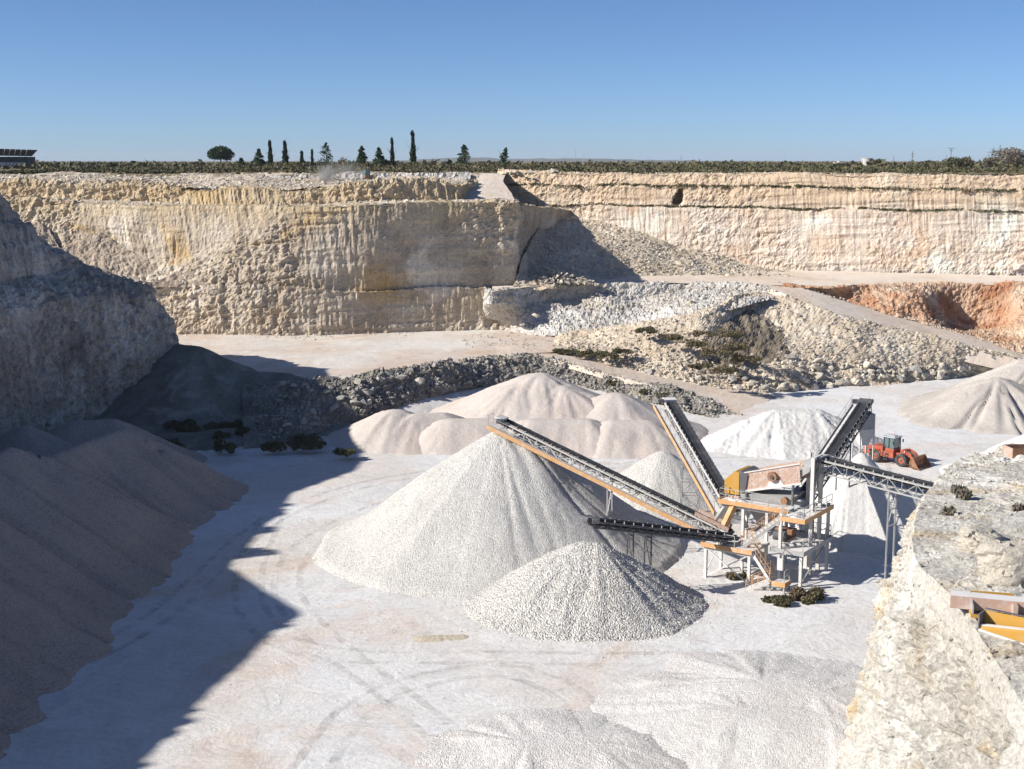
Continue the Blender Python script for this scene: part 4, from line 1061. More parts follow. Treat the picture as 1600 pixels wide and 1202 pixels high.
stair((4.7, -5.1, .0), (6.5, -4.5, .95), .8)
for x, y in [(6.6, -4.6), (7.8, -4.6), (7.8, -3.6)]: leg(x, y, -.3, .93, .12, 'steel')
m = MB(); m.bar((.5, -4.2, .2), (4.5, -4.2, 2.7), .09); m.bar((4.5, -4.25, .2), (.5, -4.25, 2.7), .09); m.bar((.5, -4.2, .5), (.5, -1.3, 2.7), .08); m.build('cross_brace', M['white_steel'], PL)
m = MB(); m.bar((8.2, -2.2, .3), (8.2, 3.4, 2.8), .08); m.bar((7.7, .9, 6.3), (7.7, 2.7, 9.5), .07); m.bar((7.7, 2.7, 6.3), (7.7, .9, 9.5), .07); m.bar((4.4, 3.4, 3.2), (8.2, 3.4, 5.8), .08); m.bar((.6, 3.4, 3.2), (4.4, 3.4, 5.8), .08); m.build('cross_brace', M['steel'], PL)
def beam(p, q, w, h): MB().bar(p, q, w, h).build('floor_beam', M['white_steel'], PL)
for y in (-.7, 3.4): beam((.2, y, ZU - .45), (8.3, y, ZU - .45), .16, .3)
for x in (2.2, 4.4, 6.3): beam((x, -.7, ZU - .46), (x, 3.4, ZU - .46), .14, .26)
beam((.4, -4.2, ZL - .42), (4.7, -4.2, ZL - .42), .14, .26); beam((7.7, .9, 10.3), (7.7, 2.7, 10.3), .2, .25)
# inclined vibrating screen
ux, uz = math.cos(R(15)), math.sin(R(15))
def S3(t, y, n): return Vector((1.3 + ux * t - uz * n, y, 6.75 + uz * t + ux * n))
scr = MB().hexa([S3(0, .62, 0), S3(5.6, .62, 0), S3(5.6, .70, 0), S3(0, .70, 0), S3(.25, .62, 1.45), S3(5.9, .62, 1.55), S3(5.9, .70, 1.55), S3(.25, .70, 1.45)]).build('screen_side_plate', M['rustpink'], PL)
MB().hexa([S3(0, 3.0, 0), S3(5.6, 3.0, 0), S3(5.6, 3.08, 0), S3(0, 3.08, 0), S3(.25, 3.0, 1.45), S3(5.9, 3.0, 1.55), S3(5.9, 3.08, 1.55), S3(.25, 3.08, 1.45)]).build('screen_side_plate', M['rustpink'], PL)
m = MB()
for i in range(9):
    for j in range(3):
        if 3.0 < .4 + i * .62 < 3.9 and j == 1: continue
        c = S3(.4 + i * .62 + .1 * (j % 2), .62, .3 + j * .48); m.cyl(c, c + Vector((0, -.05, 0)), .055, 6)
m.build('bolt', M['white_steel'], scr, kind='stuff')
c = S3(3.3, .62, .85); MB().cyl(c, c + Vector((0, -.32, 0)), .42, 20).build('flywheel', M['rust'], scr)
MB().cyl(c + Vector((0, -.3, 0)), c + Vector((0, -.42, 0)), .16, 12).build('shaft_hub', M['steel_dark'], scr)
MB().hexa([S3(2.5, .54, -.1), S3(4.2, .54, -.1), S3(4.2, .60, -.1), S3(2.5, .60, -.1), S3(2.8, .54, .5), S3(3.9, .54, .5), S3(3.9, .60, .5), S3(2.8, .60, .5)]).build('bearing_plate', M['white_steel'], scr)
MB().hexa([S3(.1, .72, .9), S3(5.5, .72, .9), S3(5.5, 2.98, .9), S3(.1, 2.98, .9), S3(.1, .72, .96), S3(5.5, .72, .96), S3(5.5, 2.98, .96), S3(.1, 2.98, .96)]).build('screen_mesh', M['steel'], PL)
MB().bar(S3(-.1, .58, -.08), S3(5.7, .58, -.08), .14, .18).build('screen_rail', M['white_steel'], PL)
MB().bar(S3(.2, .6, 1.5), S3(6.0, .6, 1.6), .12, .1).build('top_rail', M['white_steel'], PL)
m = MB()
for t in (.6, 5.0):
    c = S3(t, .45, -.1); MB().cyl((c.x, .45, ZU), (c.x, .45, c.z), .12, 10).build('coil_spring', M['steel_dark'], PL)
m.bm.free()
MB().cyl((5.5, .1, ZU + .45), (5.5, .6, ZU + .45), .3, 14).build('drive_motor', M['rust'], PL)
# ochre hood at the low end of the screen
MB().prism([(-.2, .45, 6.35), (1.2, .45, 6.35), (1.2, .45, 8.35), (.75, .45, 8.45), (-.2, .45, 7.55)], (0, 2.8, 0)).build('discharge_hood', M['yellow'], PL, .02)
MB().prism([(1.22, .5, 6.6), (1.75, .5, 6.7), (1.95, .5, 8.3), (1.22, .5, 8.5)], (0, 2.7, 0)).build('dust_seal', M['steel_dark'], PL)
# hoppers and chutes below the screen
MB().hexa([(2.6, 1.2, 4.0), (3.6, 1.2, 4.0), (3.6, 2.4, 4.0), (2.6, 2.4, 4.0), (1.2, .5, 6.5), (6.2, .5, 6.9), (6.2, 3.1, 6.9), (1.2, 3.1, 6.5)]).build('under_hopper', M['steel'], PL)
MB().hexa([(.0, -.6, 4.3), (.6, -.6, 4.3), (.6, .2, 4.3), (.0, .2, 4.3), (.2, .5, 6.2), (1.2, .5, 6.2), (1.2, 2.6, 6.2), (.2, 2.6, 6.2)]).build('fines_chute', M['rustpink'], PL)
MB().bar((-.4, -1.2, 3.7), (.6, -.4, 5.6), .55, .5).build('side_chute', M['steel'], PL)
MB().bar((.9, -1.7, 4.0), (1.3, -.8, 5.6), .5, .45).build('side_chute', M['orange'], PL)
MB().hexa([(6.6, .8, 8.6), (7.4, .8, 9.2), (7.4, 2.9, 9.2), (6.6, 2.9, 8.6), (6.9, .8, 10.1), (7.7, .8, 10.4), (7.7, 2.9, 10.4), (6.9, 2.9, 10.1)]).build('feed_chute', M['steel'], PL)
MB().cyl((4.9, -.2, ZL + .5), (5.9, -.2, ZL + .5), .42, 16).build('motor_drum', M['steel_dark'], PL)
MB().box(4.6, 6.2, .5, 1.5, ZL + .02, ZL + .9).build('gearbox', M['rust'], PL, .05)
MB().box(7.0, 7.5, -4.3, -4.05, 1.9, 2.9).build('switch_box', M['white_steel'], PL, .02)

def cable(pts, r=.03):
    m = MB()
    for p_, q_ in zip(pts[:-1], pts[1:]): m.cyl(p_, q_, r, 6)
    m.build('cable', M['steel_dark'], PL)
cable([(7.25, -4.2, 2.9), (7.2, -3.4, 3.3), (6.8, -2.3, 3.2), (6.2, -1.0, 4.2), (5.6, .2, 6.0)]); cable([(.3, -1.2, 3.1), (.25, -.9, 4.4), (.6, -.6, 5.7), (1.6, -.4, 6.0)]); cable([(7.9, 1.0, 10.2), (7.95, .9, 8.0), (8.0, .6, 6.0), (8.3, .2, 3.3)], .04)
for k, (x, y, z, sx, sy) in enumerate([(1.6, -.5, ZU, .9, .45), (7.3, -1.2, ZU - .25, .7, .8), (3.4, -2.0, ZL, 1.0, .8), (6.6, 1.0, ZL, .9, 1.2), (2.0, -3.6, ZL, .8, .5)]):
    bm = bmesh.new(); bmesh.ops.create_icosphere(bm, subdivisions=3, radius=1)
    for v_ in bm.verts: v_.co = Vector((x + v_.co.x * sx, y + v_.co.y * sy, z + max(0, v_.co.z) * .22 * (1 + .4 * math.sin(v_.co.x * 5 + k)) - .005))
    me = bpy.data.meshes.new('spilled_dust'); bm.to_mesh(me); bm.free(); link('spilled_dust', me, M['powder'], PL)

# ------------------------------------------------------------------ wheel loader
q = ptz(1396, 724, .0)
LD = empty('wheel_loader', (q[0], q[1], floor_z(np.array([q[0]]), np.array([q[1]]))[0]), R(-47), 'orange red wheel loader with a grey cab roof and lowered bucket', 'wheel loader')
lm = M['loader']; LD.scale = (.93, .93, .93)
MB().prism([(-3.7, -1.15, .9), (-.9, -1.15, .9), (-.9, -1.15, 2.15), (-2.2, -1.15, 2.1), (-3.6, -1.15, 1.75), (-3.85, -1.15, 1.2)], (0, 2.3, 0)).build('engine_hood', lm, LD, .06)
MB().box(-4.0, -3.72, -1.2, 1.2, .7, 1.35).build('counterweight', M['steel_dark'], LD, .05)
MB().box(-1.0, .5, -1.0, 1.0, .8, 1.6).build('rear_frame', lm, LD, .04)
cab = MB().box(-1.15, .45, -.85, .85, 1.6, 1.95).build('cab', lm, LD, .03)
m = MB()
for x in (-1.1, .38):
    for y in (-.8, .8): m.bar((x, y, 1.9), (x * .93, y * .95, 3.3), .11)
m.bar((-.35, -.82, 1.9), (-.35, -.79, 3.3), .08); m.bar((-.35, .82, 1.9), (-.35, .79, 3.3), .08); m.build('cab_post', M['steel_dark'], cab)
MB().box(-1.02, .30, -.72, .72, 1.96, 3.28).build('window', M['glass'], cab)
MB().box(-1.25, .6, -.92, .92, 3.3, 3.45).build('roof', M['loader_grey'], cab, .05)
MB().box(.5, 2.2, -.55, .55, .8, 1.5).build('front_frame', lm, LD, .05)
MB().box(1.3, 1.9, -.75, .75, 1.5, 2.0).build('arm_tower', lm, LD, .05)
for y in (-.7, .52): MB().prism([(1.5, y, 1.75), (1.75, y, 2.05), (2.7, y, 1.7), (3.5, y, .75), (3.2, y, .6), (2.5, y, 1.35)], (0, .18, 0)).build('lift_arm', lm, LD)
MB().bar((1.7, 0, 1.95), (3.2, 0, 1.3), .16).build('bucket_link', M['steel_dark'], LD)
MB().prism([(3.15, -1.5, .15), (4.5, -1.5, .08), (4.5, -1.5, .16), (3.5, -1.5, .32), (3.3, -1.5, .8), (3.55, -1.5, 1.45), (3.4, -1.5, 1.5), (3.05, -1.5, .85)], (0, 3.0, 0)).build('bucket', M['rust'], LD)
for y in (-1.5, 1.46): MB().prism([(3.15, y, .17), (4.4, y, .12), (3.55, y, 1.4), (3.1, y, .85)], (0, .04, 0)).build('bucket_side', M['rust'], LD)
for y in (-.75, .75): MB().box(1.92, 2.02, y - .12, y + .12, 1.72, 1.95).build('headlight', M['white_steel'], LD); MB().box(-3.9, -3.84, y - .1, y + .1, 1.42, 1.6).build('tail_light', M['rust'], LD)
for y in (-1, 1):
    m = MB(); m.bar((-.95, y * 1.12, 1.65), (-.95, y * 1.12, 2.5), .04); m.bar((-3.0, y * 1.1, 2.0), (-3.0, y * 1.1, 2.5), .04); m.bar((-3.0, y * 1.1, 2.5), (-.95, y * 1.12, 2.5), .04); m.build('handrail', M['steel_dark'], LD)
    m = MB()
    for k in range(3): m.box(-.75, -.3, y * 1.18 - .12, y * 1.18 + .12, .6 + k * .35, .64 + k * .35)
    m.bar((-.75, y * 1.2, .55), (-.75, y * 1.2, 1.6), .04); m.bar((-.3, y * 1.2, .55), (-.3, y * 1.2, 1.6), .04); m.build('boarding_steps', M['steel_dark'], LD)
for k in range(5): MB().box(-3.3 + k * .3, -3.1 + k * .3, -1.157, -1.152, 1.35, 1.75).build('hood_vent', M['steel_dark'], LD)
for y in (-.35, .35): MB().cyl((1.75, y, 1.3), (2.75, y, 1.2), .07, 10).build('lift_ram', M['white_steel'], LD)
MB().box(-.95, .2, -.3, .3, 3.452, 3.56).build('roof_unit', M['loader_grey'], cab)
MB().cyl((-.5, .7, 3.45), (-.5, .7, 3.62), .07, 10).build('beacon', M['orange'], cab)
MB().cyl((-1.6, .6, 2.1), (-1.6, .6, 3.0), .07, 10).build('exhaust', M['steel_dark'], LD)
for y in (-1, 1): MB().box(.5, .56, y * 1.15 - .12, y * 1.15 + .12, 2.6, 3.0).build('mirror', M['steel_dark'], LD)
for x, nm in ((-2.0, 0), (1.75, 1)):
    for y in (-1, 1):
        bm = bmesh.new(); prof_ = [(.42, -.30), (.62, -.34), (.78, -.27), (.82, -.12), (.82, .12), (.78, .27), (.62, .34), (.42, .30)]
        n = 28; ring = [[bm.verts.new((r * math.cos(t), w_, r * math.sin(t))) for r, w_ in prof_] for t in [2 * math.pi * k / n for k in range(n)]]
        for k in range(n):
            for j in range(len(prof_)):
                A, B = ring[k], ring[(k + 1) % n]; bm.faces.new((A[j], A[(j + 1) % len(prof_)], B[(j + 1) % len(prof_)], B[j]))
        bmesh.ops.recalc_face_normals(bm, faces=bm.faces[:])
        me = bpy.data.meshes.new('tyre'); bm.to_mesh(me); bm.free()
        w = empty('wheel', (x, y * 1.05, .82)); w.parent = LD
        link('tyre', me, M['tyre'], w)
        MB().cyl((0, -.2, 0), (0, .2, 0), .43, 18).build('rim', lm, w)
        MB().cyl((0, -.26, 0), (0, .26, 0), .16, 12).build('hub', M['steel_dark'], w)
for y in (-1, 1): MB().prism([(-2.9, y * 1.05 - .3, 1.45), (-2.6, y * 1.05 - .3, 1.75), (-1.4, y * 1.05 - .3, 1.75), (-1.05, y * 1.05 - .3, 1.3), (-1.15, y * 1.05 - .3, 1.25), (-1.45, y * 1.05 - .3, 1.67), (-2.55, y * 1.05 - .3, 1.67), (-2.8, y * 1.05 - .3, 1.4)], (0, .6, 0)).build('mudguard', lm, LD)

# ------------------------------------------------------------------ steel parts left on the near spur
zs = 19.55
p0, p1 = ptz(1484, 950, zs), ptz(1604, 962, zs); d = Vector(p1 - p0); ang = math.atan2(d.y, d.x)
o = empty('box_beam', (p0[0], p0[1], zs - .1), ang, 'pinkish steel box beam with a dusty grey top behind the yellow frame', 'beam')
MB().box(0, d.length, 0, .5, .1, .56).build('beam_body', M['rustpink'], o, .01); MB().box(.01, d.length, .0, .51, .562, .59).build('dust_cover', M['deck'], o)
p0, p1 = ptz(1519, 962, zs), ptz(1590, 966, zs); d = Vector(p1 - p0); ang = math.atan2(d.y, d.x); L = d.length
o = empty('yellow_steel_crib', (p0[0], p0[1], zs - .08), ang - .05, 'open rectangular ochre yellow steel crib lying on the near spur', 'steel crib')
MB().box(0, L, 0, .05, 0, .12).build('front_plate', M['yellow'], o); MB().box(0, L, 1.15, 1.2, 0, .6).build('back_plate', M['yellow'], o)
MB().prism([(.0, .052, 0), (.0, 1.148, 0), (.0, 1.148, .6), (.0, .052, .34)], (.05, 0, 0)).build('end_plate', M['steel'], o); MB().box(-.04, .003, .0, 1.2, .0, .12).build('end_flange', M['yellow'], o)
MB().box(L - .16, L - .003, .052, 1.148, 0, .5).build('end_post', M['rustpink'], o)
MB().box(.06, L - .17, .98, 1.14, .16, .24).build('inner_flange', M['rustpink'], o); MB().bar((L * .45, .2, .08), (L * .75, .75, .1), .07).build('loose_bar', M['rust'], o)
p0, p1 = ptz(1533, 978, zs), ptz(1606, 1000, zs); d = Vector(p1 - p0); ang = math.atan2(d.y, d.x); L = d.length + .9
o = empty('steel_gusset', (p0[0], p0[1], zs - .1), ang + .22, 'tapered ochre yellow steel panel with flanged edges in front of the crib', 'steel panel')
MB().prism([(0, .3, .1), (L, .3, .1), (L, .3, .62), (0, .3, .56)], (0, .04, 0)).build('back_web', M['yellow'], o)
MB().hexa([(0, -.12, .14), (L, .16, .34), (L, .297, .34), (0, .04, .14), (0, -.12, .18), (L, .16, .38), (L, .297, .38), (0, .04, .18)]).build('inner_flange', M['white_steel'], o)
MB().hexa([(0, -.16, .0), (L, -.75, -.1), (L, .13, .30), (0, -.13, .10), (0, -.16, .04), (L, -.75, -.06), (L, .13, .34), (0, -.13, .14)]).build('sloping_panel', M['yellow'], o)
MB().bar((0, -.19, .02), (L, -.78, -.07), .06, .08).build('edge_flange', M['white_steel'], o); MB().box(-.05, -.003, -.2, .34, .0, .56).build('end_plate', M['steel_dark'], o); MB().box(0, L, .26, .36, .622, .65).build('top_flange', M['steel_dark'], o)
q = ptz(1582, 719, 17.95)
o = empty('rust_box', (q[0], q[1], 17.85), .1, 'open rusty steel box at the far edge of the near spur', 'steel box')
MB().box(0, 1.5, 0, .05, 0, .75).build('side_plate', M['rust'], o); MB().box(0, .05, .06, 1.2, 0, .752).build('side_plate', M['rustpink'], o); MB().box(0, 1.5, 1.21, 1.26, 0, .75).build('side_plate', M['rust'], o); MB().box(.8, .9, -.12, -.01, 0, .5).build('stub_post', M['white_steel'], o)

# ------------------------------------------------------------------ foliage
M['scrub'] = leaf_mat('macchia_leaves', (.085, .09, .042), (.12, .115, .06), (.19, .145, .095))
M['pine'] = leaf_mat('pine_needles', (.030, .055, .020), (.05, .08, .028))
M['cypress'] = leaf_mat('cypress_leaves', (.022, .038, .018), (.035, .055, .025))
M['drybush'] = leaf_mat('dry_bush', (.21, .16, .10), (.15, .125, .07), (.10, .11, .05))
M['greytwig'] = leaf_mat('grey_twigs', (.20, .17, .13), (.14, .12, .09), (.10, .10, .05))
M['bark'] = paint_mat('bark', (.12, .09, .065), .9, 0, (.2, .16, .12), .5, 3)
def leaf_cloud(blobs, leaf, n_per, seed, shell=.45, stretch=1.0):
    """blobs: (cx,cy,cz,rx,ry,rz); leaf-sized quads through each volume, uneven in density"""
    rs = np.random.RandomState(seed); VV, FF, off = [], [], 0
    for (cx, cy, cz, rx, ry, rz) in blobs:
        n = max(6, int(n_per * rs.uniform(.7, 1.3)))
        d = rs.normal(size=(n, 3)); d /= np.linalg.norm(d, axis=1, keepdims=True)
        r = (shell + (1 - shell) * rs.rand(n, 1)) ** .8
        lump = 1 + .28 * vn(d * 2.3 + seed * 1.7 + cx)[:, None]
        c = np.array([cx, cy, cz]) + d * r * lump * np.array([rx, ry, rz])
        a = rs.normal(size=(n, 3)); a /= np.linalg.norm(a, axis=1, keepdims=True); a[:, 2] = a[:, 2] * stretch
        b_ = np.cross(a, rs.normal(size=(n, 3))); b_ /= np.linalg.norm(b_, axis=1, keepdims=True) + 1e-9
        s = leaf * rs.uniform(.6, 1.4, (n, 1)); A = a * s; B = b_ * s * .55
        q = np.stack([c - A, c + B, c + A, c - B], 1).reshape(-1, 3)
        VV.append(q); FF.append(np.arange(n * 4).reshape(-1, 4) + off); off += n * 4
    return np.concatenate(VV), np.concatenate(FF)
def plain_z(Y): return float(np.interp(Y, [290, 310, 360, 500, 1000], [31.8, 32.1, 32.3, 32.0, 31.0]))
def plant(name, loc, blobs, leaf, n, mat, label, cat, trunk=None, group=None, seed=1, stretch=1.0):
    t = empty(name, loc, 0, label, cat, group)
    V, F = leaf_cloud(blobs, leaf, n, seed, stretch=stretch)
    link('crown', mesh_np('crown', V, F), mat, t)
    if trunk:
        r, h = trunk; m = MB(); m.cyl((0, 0, -.3), (r * .4, 0, h * .55), r, 8, r * .75); m.cyl((r * .4, 0, h * .55), (0, r * .5, h), r * .75, 8, r * .35)
        rr = random.Random(seed)
        for k in range(5):
            an = rr.uniform(0, 6.28); m.cyl((r * .3, 0, h * rr.uniform(.45, .8)), (math.cos(an) * h * .28, math.sin(an) * h * .28, h * rr.uniform(.8, 1.1)), r * .4, 6, r * .12)
        m.build('trunk', M['bark'], t)
    return t
# macchia on the plain
rs = np.random.RandomState(3); blobs = []
rimx = rim[:, 0]; rimy = rim[:, 1]; o_ = np.argsort(rimx)
for k in range(4300):
    x = rs.uniform(-125, 135); back = rs.rand() ** 1.8 * 130
    y = np.interp(x, rimx[o_], rimy[o_]) + 2.5 + back
    pxx = 800 + x * FPX / y
    if 735 < pxx < 800 and back < 12: continue
    if 300 < pxx < 735 and back < 30: 
        if rs.rand() < .8: continue
    h = rs.uniform(.25, .55) * (1.0 + 1.1 * vn(np.array([[x * .05, y * .05, 1.0]]))[0]) * (1 + back / 150)
    if back < 5: h *= .55
    if h < .14: continue
    r = h * rs.uniform(1.2, 2.6)
    blobs.append((x, y, plain_z(y) + h * .4, r, r, h))
V, F = leaf_cloud(blobs, .34, 34, 5); o = link('scrub', mesh_np('scrub', V, F), M['scrub']); tag(o, 'low olive green scrub covering the plain', 'scrub', None, 'stuff')
blobs = []
for k in range(1900):
    y = 420 + rs.rand() ** 1.5 * 1600; x = rs.uniform(-.42, .42) * y; h = rs.uniform(.8, 2.2); blobs.append((x, y, plain_z(y) + h * .3, h * 2.4, h * 2.4, h))
V, F = leaf_cloud(blobs, .9, 14, 6); o = link('scrub', mesh_np('scrub', V, F), M['scrub']); tag(o, 'distant dark scrub towards the horizon', 'scrub', None, 'stuff')
# ledge plants on the long wall
blobs = []
for k in range(700):
    i = rs.choice([64, 66, 91, 93]); j = rs.randint(20, 740); q = GC2[min(i, GC2.shape[0] - 1), j]; blobs.append((q[0], q[1] - .2, q[2] + .15, .9, .5, .28))
V, F = leaf_cloud(blobs, .2, 22, 8); o = link('ledge_grass', mesh_np('ledge_grass', V, F), M['scrub']); tag(o, 'green weeds growing along the ledges of the long wall', 'weeds', None, 'stuff')
# trees on the plain
def base(px, Y): return (pty(px, 260, Y)[0], Y, plain_z(Y))
def hgt(py0, py1, Y): return (py1 - py0) / FPX * Y
x, y, z = base(345, 600); h = hgt(233, 262, 600)
plant('pine_tree', (x, y, z), [(dx, dy, h * .68 + dz, rx, rx, rz * 1.15) for dx, dy, dz, rx, rz in [(0, 0, .4, 4.6, 2.9), (-3, .5, -.2, 2.8, 2.0), (3, -.5, -.1, 2.8, 2.1), (0, 0, 1.5, 3.6, 1.9), (1.5, 2, .3, 3, 2), (-1.5, -2, .6, 3, 2)]], 0.5, 620, M['pine'], 'round headed umbrella pine alone on the plain', 'tree', (.35, h * .7), seed=21)
def cyp(px, py, w, label, Y=420, lean=0, seed=1):
    x, y, z = base(px, Y); h = hgt(py, 266, Y); rs_ = random.Random(seed)
    bl = []
    n = int(h / .55)
    for k in range(n):
        f = k / n; r = w * 1.35 * (.55 + .55 * math.sin(min(1, f * 1.15 + .18) * 3.0)) * (1 - f * .35)
        bl.append((lean * f * h + rs_.uniform(-.1, .1), rs_.uniform(-.1, .1), .5 + f * h, r, r, .75))
    bl.append((lean * h - w * .4, 0, h * .97, w * .3, w * .3, .7)); bl.append((lean * h + w * .3, 0, h * .93, w * .3, w * .3, .8))
    plant('cypress_tree', (x, y, z), bl, .3, 80, M['cypress'], label, 'tree', (.16, h * .7), seed=seed, stretch=2.2)
cyp(423, 226, .62, 'slim dark cypress with a bent tip', seed=31, lean=-.01); cyp(446, 227, .72, 'dark cypress with a forked tip', seed=32)
cyp(613, 222, .52, 'needle thin cypress with a clean point', seed=33); cyp(646, 211, .75, 'tallest cypress with a ragged crooked tip', seed=34, lean=-.012); cyp(488, 240, .26, 'very thin small cypress left of the sparse conifer', seed=35); cyp(472, 242, .5, 'small bushy cypress right of the forked one', seed=36)
def con(px, py, wb, label, Y=400, lean=0, seed=1, n=60, mat='pine', gap=.55):
    x, y, z = base(px, Y); h = hgt(py, 268, Y); rs_ = random.Random(seed); bl = []
    tiers = int(h / .5)
    for k in range(tiers):
        f = k / tiers; r = wb * 1.75 * (1 - f) ** .8 + .15
        for j in range(5):
            an = rs_.uniform(0, 6.28); rr = r * rs_.uniform(.45, 1.0)
            bl.append((math.cos(an) * rr * .6 + lean * f * h, math.sin(an) * rr * .6, .5 + f * h * .97 + rr * .15, r * .42, r * .42, .32))
    bl.append((lean * h, 0, h, .18, .18, .5))
    plant('conifer_tree', (x, y, z), bl, .28, n * .4, M[mat], label, 'tree', (.14, h * .85), seed=seed, stretch=.6)
con(405, 238, 1.5, 'dense conical conifer left of the cypresses', seed=41); con(377, 252, 1.3, 'smallest conical conifer beside the umbrella pine', seed=42); con(510, 228, 2.0, 'sparse conifer standing behind the dust', seed=43, n=26)
con(566, 234, 1.9, 'broad conical conifer behind the machine', seed=44, n=80); con(592, 236, 1.6, 'twin topped conifer beside a round bush', seed=45, n=80); con(725, 232, 2.3, 'open branched conifer left of the dirt ramp', seed=46, n=46); con(786, 236, 1.5, 'leaning conifer at the head of the dirt ramp', seed=47, n=40, lean=.14)
def bush(px, py, wpx, Y, label, mat='scrub', seed=1, base_py=259, n=150, leaf=.3, trunk=None, name='bush', cat='bush', group=None):
    x, y, z = base(px, Y); h = hgt(py, base_py, Y); w = wpx / FPX * Y / 2; r = random.Random(seed); bl = []
    for k in range(9):
        a = r.uniform(0, 6.28); d = w * .6 * math.sqrt(r.random()); bl.append((math.cos(a) * d, math.sin(a) * d, h * r.uniform(.35, .62), w * .48, w * .48, h * .36))
    plant(name, (x, y, z), bl, leaf, n, M[mat], label, cat, trunk or (.12, h * .5), group, seed)
bush(1135, 249, 34, 480, 'round green bush standing out on the plain', seed=51); bush(1371, 243, 26, 450, 'dark bush against the water tank', seed=52); bush(1449, 246, 40, 460, 'dark domed tree between the utility poles', seed=53, n=220)
bush(1497, 238, 46, 440, 'tall olive bush beside the lamp mast', seed=54, n=220, mat='scrub'); bush(1578, 222, 74, 430, 'large grey twiggy tree on the right of the plain', 'greytwig', 55, n=260, leaf=.34); bush(1548, 240, 30, 432, 'small grey twiggy tree beside the large one', 'greytwig', 56)
bush(607, 243, 26, 402, 'round bush beside the twin topped conifer', seed=57); bush(536, 240, 24, 410, 'bare greyish tree beside the dust', 'greytwig', 58, n=40, trunk=(.1, 4)); bush(676, 243, 14, 400, 'small pale leafless tree right of the tallest cypress', 'greytwig', 59, n=14, trunk=(.06, 3.4))
for k, (px, w, lb) in enumerate([(655, 46, 'dark hedge clump under the tallest cypress'), (560, 60, 'dark hedge clump under the broad conifer'), (460, 50, 'grey green clump between the cypresses'), (760, 56, 'dark clump beside the dirt ramp'), (175, 20, 'small bush breaking the skyline above the left bench'), (222, 16, 'second small bush breaking the skyline above the left bench')]):
    bush(px, 255 if w > 30 else 257, w, 385, lb, seed=60 + k, base_py=268, n=130)
# shrubs inside the pit
def shrub(px, py, z, r, h, mat, label, seed, group=None, n=140):
    q = ptz(px, py, z); rr = random.Random(seed); bl = []
    for k in range(11): bl.append((rr.uniform(-.8, .8) * r, rr.uniform(-.6, .6) * r, h * rr.uniform(.1, .65), r * rr.uniform(.2, .5), r * rr.uniform(.2, .4), h * rr.uniform(.2, .5)))
    plant('shrub', tuple(q), bl, .12, int(n * 1.3), M[mat], label, 'shrub', (.03, h * .5), group, seed)
for k, (px, py, z, r, h) in enumerate([(1120, 558, 6.2, 2.6, 1.3), (1150, 545, 7.2, 2.2, 1.3), (1165, 566, 5.2, 2.2, 1.2), (1135, 582, 4.0, 2.4, 1.1), (1085, 540, 7.2, 2.0, 1.0), (1050, 530, 7.6, 1.8, .8), (1100, 525, 8.4, 2.0, .9), (1145, 525, 8.6, 2.0, 1.0), (1095, 575, 4.4, 1.8, .8)]):
    shrub(px, py, z, r, h, 'drybush', 'dry brown shrub in the soil hollow between the ramps', 70 + k, 'shrubs in the soil hollow')
for k, (px, py, z, r, h) in enumerate([(880, 552, 4.8, 1.6, .8), (910, 556, 4.6, 2.0, 1.0), (945, 558, 4.8, 2.2, 1.0), (970, 552, 5.4, 1.6, .9), (1010, 520, 8.2, 1.8, 1.0)]):
    shrub(px, py, z, r, h, 'scrub', 'low olive shrub on the mound above the lower ramp', 80 + k, 'shrubs above the lower ramp')
for k, (px, py, z, r, h) in enumerate([(1035, 622, 1.0, 1.2, .8), (1060, 628, .6, 1.4, .9), (1010, 615, 1.4, 1.0, .6), (960, 600, 2.0, 1.0, .6)]):
    shrub(px, py, z, r, h, 'scrub', 'green shrub on the bank below the lower ramp', 90 + k, 'shrubs below the lower ramp')
shrub(1240, 583, 1.2, 2.2, 1.3, 'drybush', 'brown shrub among the boulders at the foot of the slope', 95)
shrub(1255, 938, .0, 1.5, 1.3, 'drybush', 'brown bush under the right legs of the screening plant', 96, n=320); shrub(1215, 945, .0, 1.2, .8, 'scrub', 'green bush under the lower stair of the screening plant', 97, n=260); shrub(1150, 905, .0, .9, .6, 'drybush', 'small dry bush inside the braced legs', 98)
for k in range(24):
    px, py = rs.uniform(240, 560), rs.uniform(632, 712)
    shrub(px, py, .6, rs.uniform(1.2, 2.4), rs.uniform(.8, 1.5), 'scrub', 'dark shrub in the shade below the spoil heap', 110 + k, 'shrubs in the shade')
for k, (px, py) in enumerate([(1496, 770), (1508, 778), (1482, 806), (1590, 800)]):
    q = ptz(px, py, 18.9); plant('grass_tuft', tuple(q), [(0, 0, .14, .34, .3, .2)], .10, 130, M['greytwig'], 'dry grass tuft on the near spur', 'grass tuft', None, 'dry tufts on the near spur', 130 + k, 2.5)
# rim trees out on the left whose shadows fall on the floor
for k, (x, y, s) in enumerate([(-77.5, 112, 1.7), (-78, 104, 1.8), (-78.5, 107, 1.2), (-73, 150, .8)]):
    plant('rim_tree', (x - 1.5, y, 31.9), [(rs.uniform(-1, 1) * s * .5, rs.uniform(-1, 1) * s * .5, s * rs.uniform(.7, 1.5), s * .6, s * .6, s * .45) for j in range(7)], .3, 140, M['pine'], 'bushy tree on the left quarry rim', 'tree', (.12, s), 'trees on the left rim', 140 + k)

